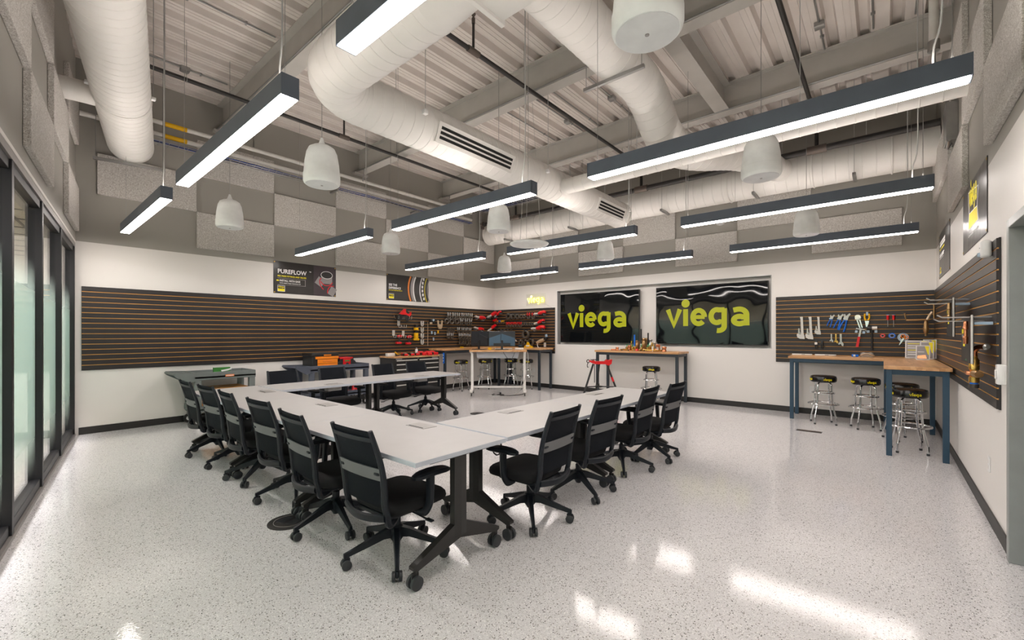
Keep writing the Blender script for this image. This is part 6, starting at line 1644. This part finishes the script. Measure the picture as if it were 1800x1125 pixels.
# ================================================================== things on the benches
# fittings crowded on the bench under the screens
def fit_x(px, Y): return on_y(px, 620, Y).x
G = 'fittings on the bench under the screens'
def valve_big(px, Y, h, lever, lm, body, label):
    t = thing('ball_valve', label, 'valve', V(fit_x(px, Y), Y, BZ))
    k = h / .30
    bm = newbm(); lathe(bm, (0, 0, 0), [(.05*k, 0), (.05*k, .03*k), (.035*k, .05*k), (.06*k, .09*k), (.065*k, .14*k), (.06*k, .19*k), (.035*k, .23*k), (.05*k, .25*k), (.05*k, .28*k)], 18); obj('valve_body', bm, body, t)
    bm = newbm(); tube(bm, [V(-.02, -.07 * k, .13 * k), V(-.02, -.075 * k, .16 * k), V(-.02, -.075 * k, .16 * k + lever)], .012, 8, flat=1.5); obj('lever', bm, lm, t)
    bm = newbm(); cyl(bm, (-.02, -.03, .14 * k), (-.02, -.085 * k, .14 * k), .02 * k, n=10); obj('valve_stem', bm, 'steel', t)
    bm = newbm(); tube(bm, circ(V(0, 0, .26 * k), V(1, 0, 0), V(0, 1, 0), .053 * k, 20), .008 * k, 6, closed=True); obj('press_bead', bm, body, t)
valve_big(1119, 9.12, .25, .22, 'tool_blue', 'bronze', 'bronze valve with a tall blue lever, left of the tallest')
valve_big(1131, 9.18, .30, .32, 'tool_black', 'bronze', 'bronze valve with the tallest black lever on the bench')
valve_big(1143, 9.25, .27, .25, 'tool_black', 'steel', 'steel valve with a black lever, right of the tallest')
def small_valve(px, Y, h, lm, label):
    t = thing('small_valve', label, 'valve', V(fit_x(px, Y), Y, BZ), random.uniform(-.5, .5)); k = h / .12
    bm = newbm(); lathe(bm, (0, 0, 0), [(.018*k, 0), (.018*k, .02*k), (.026*k, .03*k), (.026*k, .07*k), (.016*k, .08*k)], 14); obj('valve_body', bm, 'brass', t)
    bm = newbm(); box(bm, (0, -.012, .10 * k), (.016, .008, .07 * k), (0, .12, 0), .003); obj('lever', bm, lm, t)
    bm = newbm(); cyl(bm, (0, 0, .075 * k), (0, -.012, .082 * k), .008, n=8); obj('valve_stem', bm, 'steel', t)
for px, Y, h, m_, lb in ((1102, 9.05, .13, 'handle_green', 'small brass valve with green lever at the left of the fittings'), (1110, 9.12, .19, 'tool_yellow', 'small brass valve with tall yellow lever'), (1112, 8.98, .13, 'handle_green', 'small brass valve with green lever before the yellow one'),
                          (1116, 9.05, .14, 'tool_blue', 'small brass valve with short blue lever'), (1128, 9.02, .13, 'handle_green', 'small brass valve with green lever in the middle'), (1138, 8.98, .12, 'handle_green', 'small brass valve with green lever under the tall levers'),
                          (1141, 9.06, .15, 'handle_green', 'small brass valve with green lever at the right'), (1146, 9.10, .17, 'tool_yellow', 'small brass valve with yellow lever at the right'), (1149, 8.96, .13, 'tool_yellow', 'low brass valve with yellow lever at the front right')):
    small_valve(px, Y, h, m_, lb)
def coupling(px, Y, r, h, m_, label, lying=False):
    t = thing('pipe_coupling', label, 'coupling', V(fit_x(px, Y), Y, BZ), random.uniform(-1, 1), G)
    bm = newbm()
    pr = [(r * .88, 0), (r, .06 * h), (r * 1.08, .12 * h), (r, .2 * h), (r * .92, .45 * h), (r * .92, .55 * h), (r, .8 * h), (r * 1.08, .88 * h), (r, .94 * h), (r * .9, h)]
    if lying: lathe(bm, (-h / 2, 0, r * 1.09), pr, 18, (1, 0, 0))
    else: lathe(bm, (0, 0, 0), pr, 18)
    obj('coupling_body', bm, m_, t)
    bm = newbm()
    if lying: lathe(bm, (h / 2, 0, r * 1.09), [(r * .72, -.002), (r * .72, .002)], 16, (1, 0, 0))
    else: lathe(bm, (0, 0, h), [(r * .72, -.002), (r * .72, .0012)], 16)
    obj('bore', bm, 'black_slot', t)
coupling(1085, 9.0, .035, .07, 'copper', 'copper coupling standing at the left end of the fittings')
coupling(1106, 9.0, .036, .12, 'copper', 'copper coupling standing behind the first valves')
coupling(1167.5, 8.95, .045, .105, 'copper', 'bright copper coupling standing at the right end')
coupling(1157, 9.1, .042, .15, 'copper', 'tall copper coupling right of the grey flask')
coupling(1150, 9.25, .06, .20, 'steel', 'grey steel fitting with a wide neck behind the right valves')
coupling(1121, 9.28, .05, .20, 'bronze', 'bronze fitting standing behind the blue lever')
coupling(1136, 9.32, .055, .28, 'bronze', 'tall bronze fitting standing behind the tallest lever')
coupling(1156, 8.96, .022, .09, 'steel_pale', 'pale steel sleeve at the front right of the fittings')
coupling(1147, 8.93, .018, .11, 'paper', 'white upright tag at the front of the fittings')
kn = {}
for i, (px, Y, r, h, m_) in enumerate(((1092, 8.95, .018, .09, 'brass'), (1097, 9.08, .02, .10, 'brass'), (1104, 8.92, .018, .10, 'brass'), (1124, 8.94, .020, .10, 'brass'), (1131, 8.92, .018, .12, 'brass'), (1136, 8.91, .022, .12, 'brass'), (1142, 8.90, .020, .12, 'brass'), (1153, 8.90, .018, .12, 'brass'), (1161, 8.98, .020, .12, 'brass'), (1079, 8.96, .016, .12, 'copper'), (1152, 9.0, .03, .07, 'copper'), (1126, 9.02, .025, .07, 'bronze'))):
    kn[m_] = kn.get(m_, 0) + 1
    coupling(px, Y, r, h, m_, 'small %s fitting lying on the bench under the screens, %s from left' % (m_, ('first', 'second', 'third', 'fourth', 'fifth', 'sixth', 'seventh', 'eighth', 'ninth')[kn[m_] - 1]), True)
bm = newbm(); box(bm, (0, 0, .02), (.10, .06, .035), None, .01); o = obj('blue_clip', bm, 'tool_blue'); o.location = V(fit_x(1097, 9.2), 9.2, BZ); tag(o, 'small blue block at the left of the fittings', 'fitting')
t = thing('gauge', 'small red faced gauge at the front of the fittings', 'gauge', V(fit_x(1119.5, 8.90), 8.90, BZ))
bm = newbm(); lathe(bm, (0, 0, .028), [(.02, .012), (.028, .01), (.028, -.012)], 16, (0, 1, 0)); obj('gauge_case', bm, 'tool_red', t)
bm = newbm(); box(bm, (0, -.0135, .028), (.018, .002, .005)); obj('needle', bm, 'print_white', t)
# right bench: levels, goggles, brochures
t = thing('measuring_rod', 'white measuring rods lying along the back of the right bench', 'rod', V(on_y(1430, 624, 9.25).x, 9.25, BZ))
for k in (-1, 1):
    bm = newbm(); box(bm, (k * .17, 0, .012), (.30, .022, .022), (0, 0, .03 * k), .003); obj('rod_section', bm, 'white_plastic', t)
    bm = newbm(); box(bm, (k * .17 + .02, -.0115, .012), (.05, .002, .012), (0, 0, .03 * k)); obj('rod_vial', bm, 'print_grey', t)
px_ = on_y(1510, 624, 9.1).x
t = thing('safety_goggles', 'clear goggles with a blue strap end on the right bench', 'goggles', V(px_, 9.1, BZ))
bm = newbm(); rs = []
for z, k in ((0, .9), (.03, 1), (.06, .9), (.075, .5)): rs.append([V(.10 + .09 * k * math.cos(2 * PI * j / 20), .05 * k * math.sin(2 * PI * j / 20), z + .01 * math.cos(4 * PI * j / 20) * (z > .01)) for j in range(20)])
rings(bm, rs, True); obj('lens', bm, 'clear_plastic', t)
bm = newbm(); tube(bm, bez([V(.02, -.03, .03), V(.10, -.06, .06), V(.18, -.03, .03), V(.19, .02, .03)], 5), .008, 8); obj('frame', bm, 'tan_tool', t)
bm = newbm(); box(bm, (-.05, -.02, .022), (.09, .03, .042), None, .008); obj('strap_end', bm, 'tool_blue', t)
bm = newbm(); box(bm, (-.06, -.036, .022), (.03, .003, .03)); obj('strap_print', bm, 'print_white', t)
def leaflet(label, px, Y, w, h, lean, rz, big=False):
    t = thing('brochure', label, 'brochure', V(on_y(px, 640, Y).x, Y, BZ), rz)
    def f(u, v, q): return V(u, v * math.sin(lean) + q * math.cos(lean), v * math.cos(lean) + .003 - q * math.sin(lean) + .004)
    bm = newbm(); prism(bm, [(-w/2, 0), (w/2, 0), (w/2, h), (-w/2, h)], .0, .012, f); obj('brochure_pages', bm, 'paper', t, None, False)
    bm = newbm(); e = .012
    prism(bm, [(-w/2 + e, e), (w/2 - e, e), (w/2 - e, h - e), (-w/2 + e, h - e)], -.001, 0, f); obj('brochure_cover', bm, 'print_grey', t, None, False)
    bm = newbm(); prism(bm, [(w*.12, h - e), (w/2 - e, h - e), (w/2 - e, h*.35), (w*.36, h*.35)] if not big else [(w*.18, h - e), (w*.42, h - e), (w*.34, h*.60), (w*.27, h*.60)], -.002, -.001, f); obj('yellow_flash', bm, 'print_yellow', t, None, False)
    if big:
        for k in range(6):
            bm = newbm(); z = h * (.80 - k * .12); prism(bm, [(-w*.40, z), (w*.1, z), (w*.1, z + h*.035), (-w*.40, z + h*.035)], -.002, -.001, f); obj('text_line', bm, 'print_white' if k % 3 else 'print_yellow', t, None, False)
    else:
        bm = newbm(); prism(bm, [(-w*.38, e * 1.5), (w*.28, e * 1.5), (w*.2, h*.34), (-w*.38, h*.28)], -.002, -.001, f); obj('photo_print', bm, 'copper', t, None, False)
        bm = newbm(); prism(bm, [(-w*.36, h*.52), (w*.1, h*.52), (w*.1, h*.56), (-w*.36, h*.56)], -.002, -.001, f); obj('text_line', bm, 'print_white', t, None, False)
leaflet('large printed board leaning behind the brochures on the side bench', 1612, 9.0, .27, .29, .38, -.05, True)
leaflet('front brochure with a copper fitting picture on the side bench', 1622, 8.58, .15, .21, .16, -.12)
leaflet('second brochure behind the front one on the side bench', 1629, 8.82, .15, .26, .16, -.12)
leaflet('rearmost brochure by the slatwall corner on the side bench', 1634, 9.10, .15, .29, .16, -.12)
# far corner bench
bm = newbm(); box(bm, (0, 0, .02), (.10, .05, .035), None, .008); o = obj('yellow_block', bm, 'tool_yellow'); o.location = V(-8.35, on_x(812, 611, -8.35).y, BZ); tag(o, 'small yellow block on the far bench left of the monitors', 'box')
t = thing('yellow_cutter', 'yellow pipe cutter standing on the far bench right of the monitors', 'tool', V(on_y(929, 610, 9.05).x, 9.05, BZ))
bm = newbm(); prism(bm, [(-.12, 0), (.14, 0), (.12, .04), (.04, .06), (.0, .14), (-.03, .15), (-.06, .07), (-.12, .05)], -.03, .03, lambda u, v, h: V(u, h, v)); obj('cutter_frame', bm, 'tool_yellow', t, None, False)
bm = newbm(); box(bm, (.0, -.033, .05), (.12, .006, .04), None, .002); obj('cutter_label', bm, 'paper', t)
t = thing('charger', 'small dark charger on the far bench beside the yellow cutter', 'charger', V(on_y(916.5, 610, 9.05).x, 9.05, BZ))
bm = newbm(); box(bm, (0, 0, .045), (.15, .10, .09), None, .015); obj('charger_case', bm, 'tool_black', t)
bm = newbm(); box(bm, (0, -.052, .05), (.10, .004, .03)); obj('charger_face', bm, 'monitor_blue', t)
# level hanging at the bench leg
t = thing('blue_level', 'short blue and white level hung on the far bench leg', 'level', V(-8.20, 7.025, .72))
bm = newbm(); boxb(bm, -.02, .02, -.03, -.002, 0, .26, .008); obj('level_body', bm, 'tool_blue', t, None, False)
for z in (.05, .12, .19):
    bm = newbm(); boxb(bm, -.012, .012, -.0325, -.03, z, z + .03); obj('level_window', bm, 'print_white', t, None, False)
# brochure-size item: wheels of cable loop under the near table
bm = newbm(); pts = [V(-2.26 + .05 * math.cos(a * PI / 6), 2.46, .60 + .07 * math.sin(a * PI / 6)) for a in range(12)]
tube(bm, pts, .006, 6, closed=True); tag(obj('cable_loop', bm, 'cable_black', None, (-2.26, 2.46, .53)), 'black cable loop hanging under the near end of the right wing', 'cable')
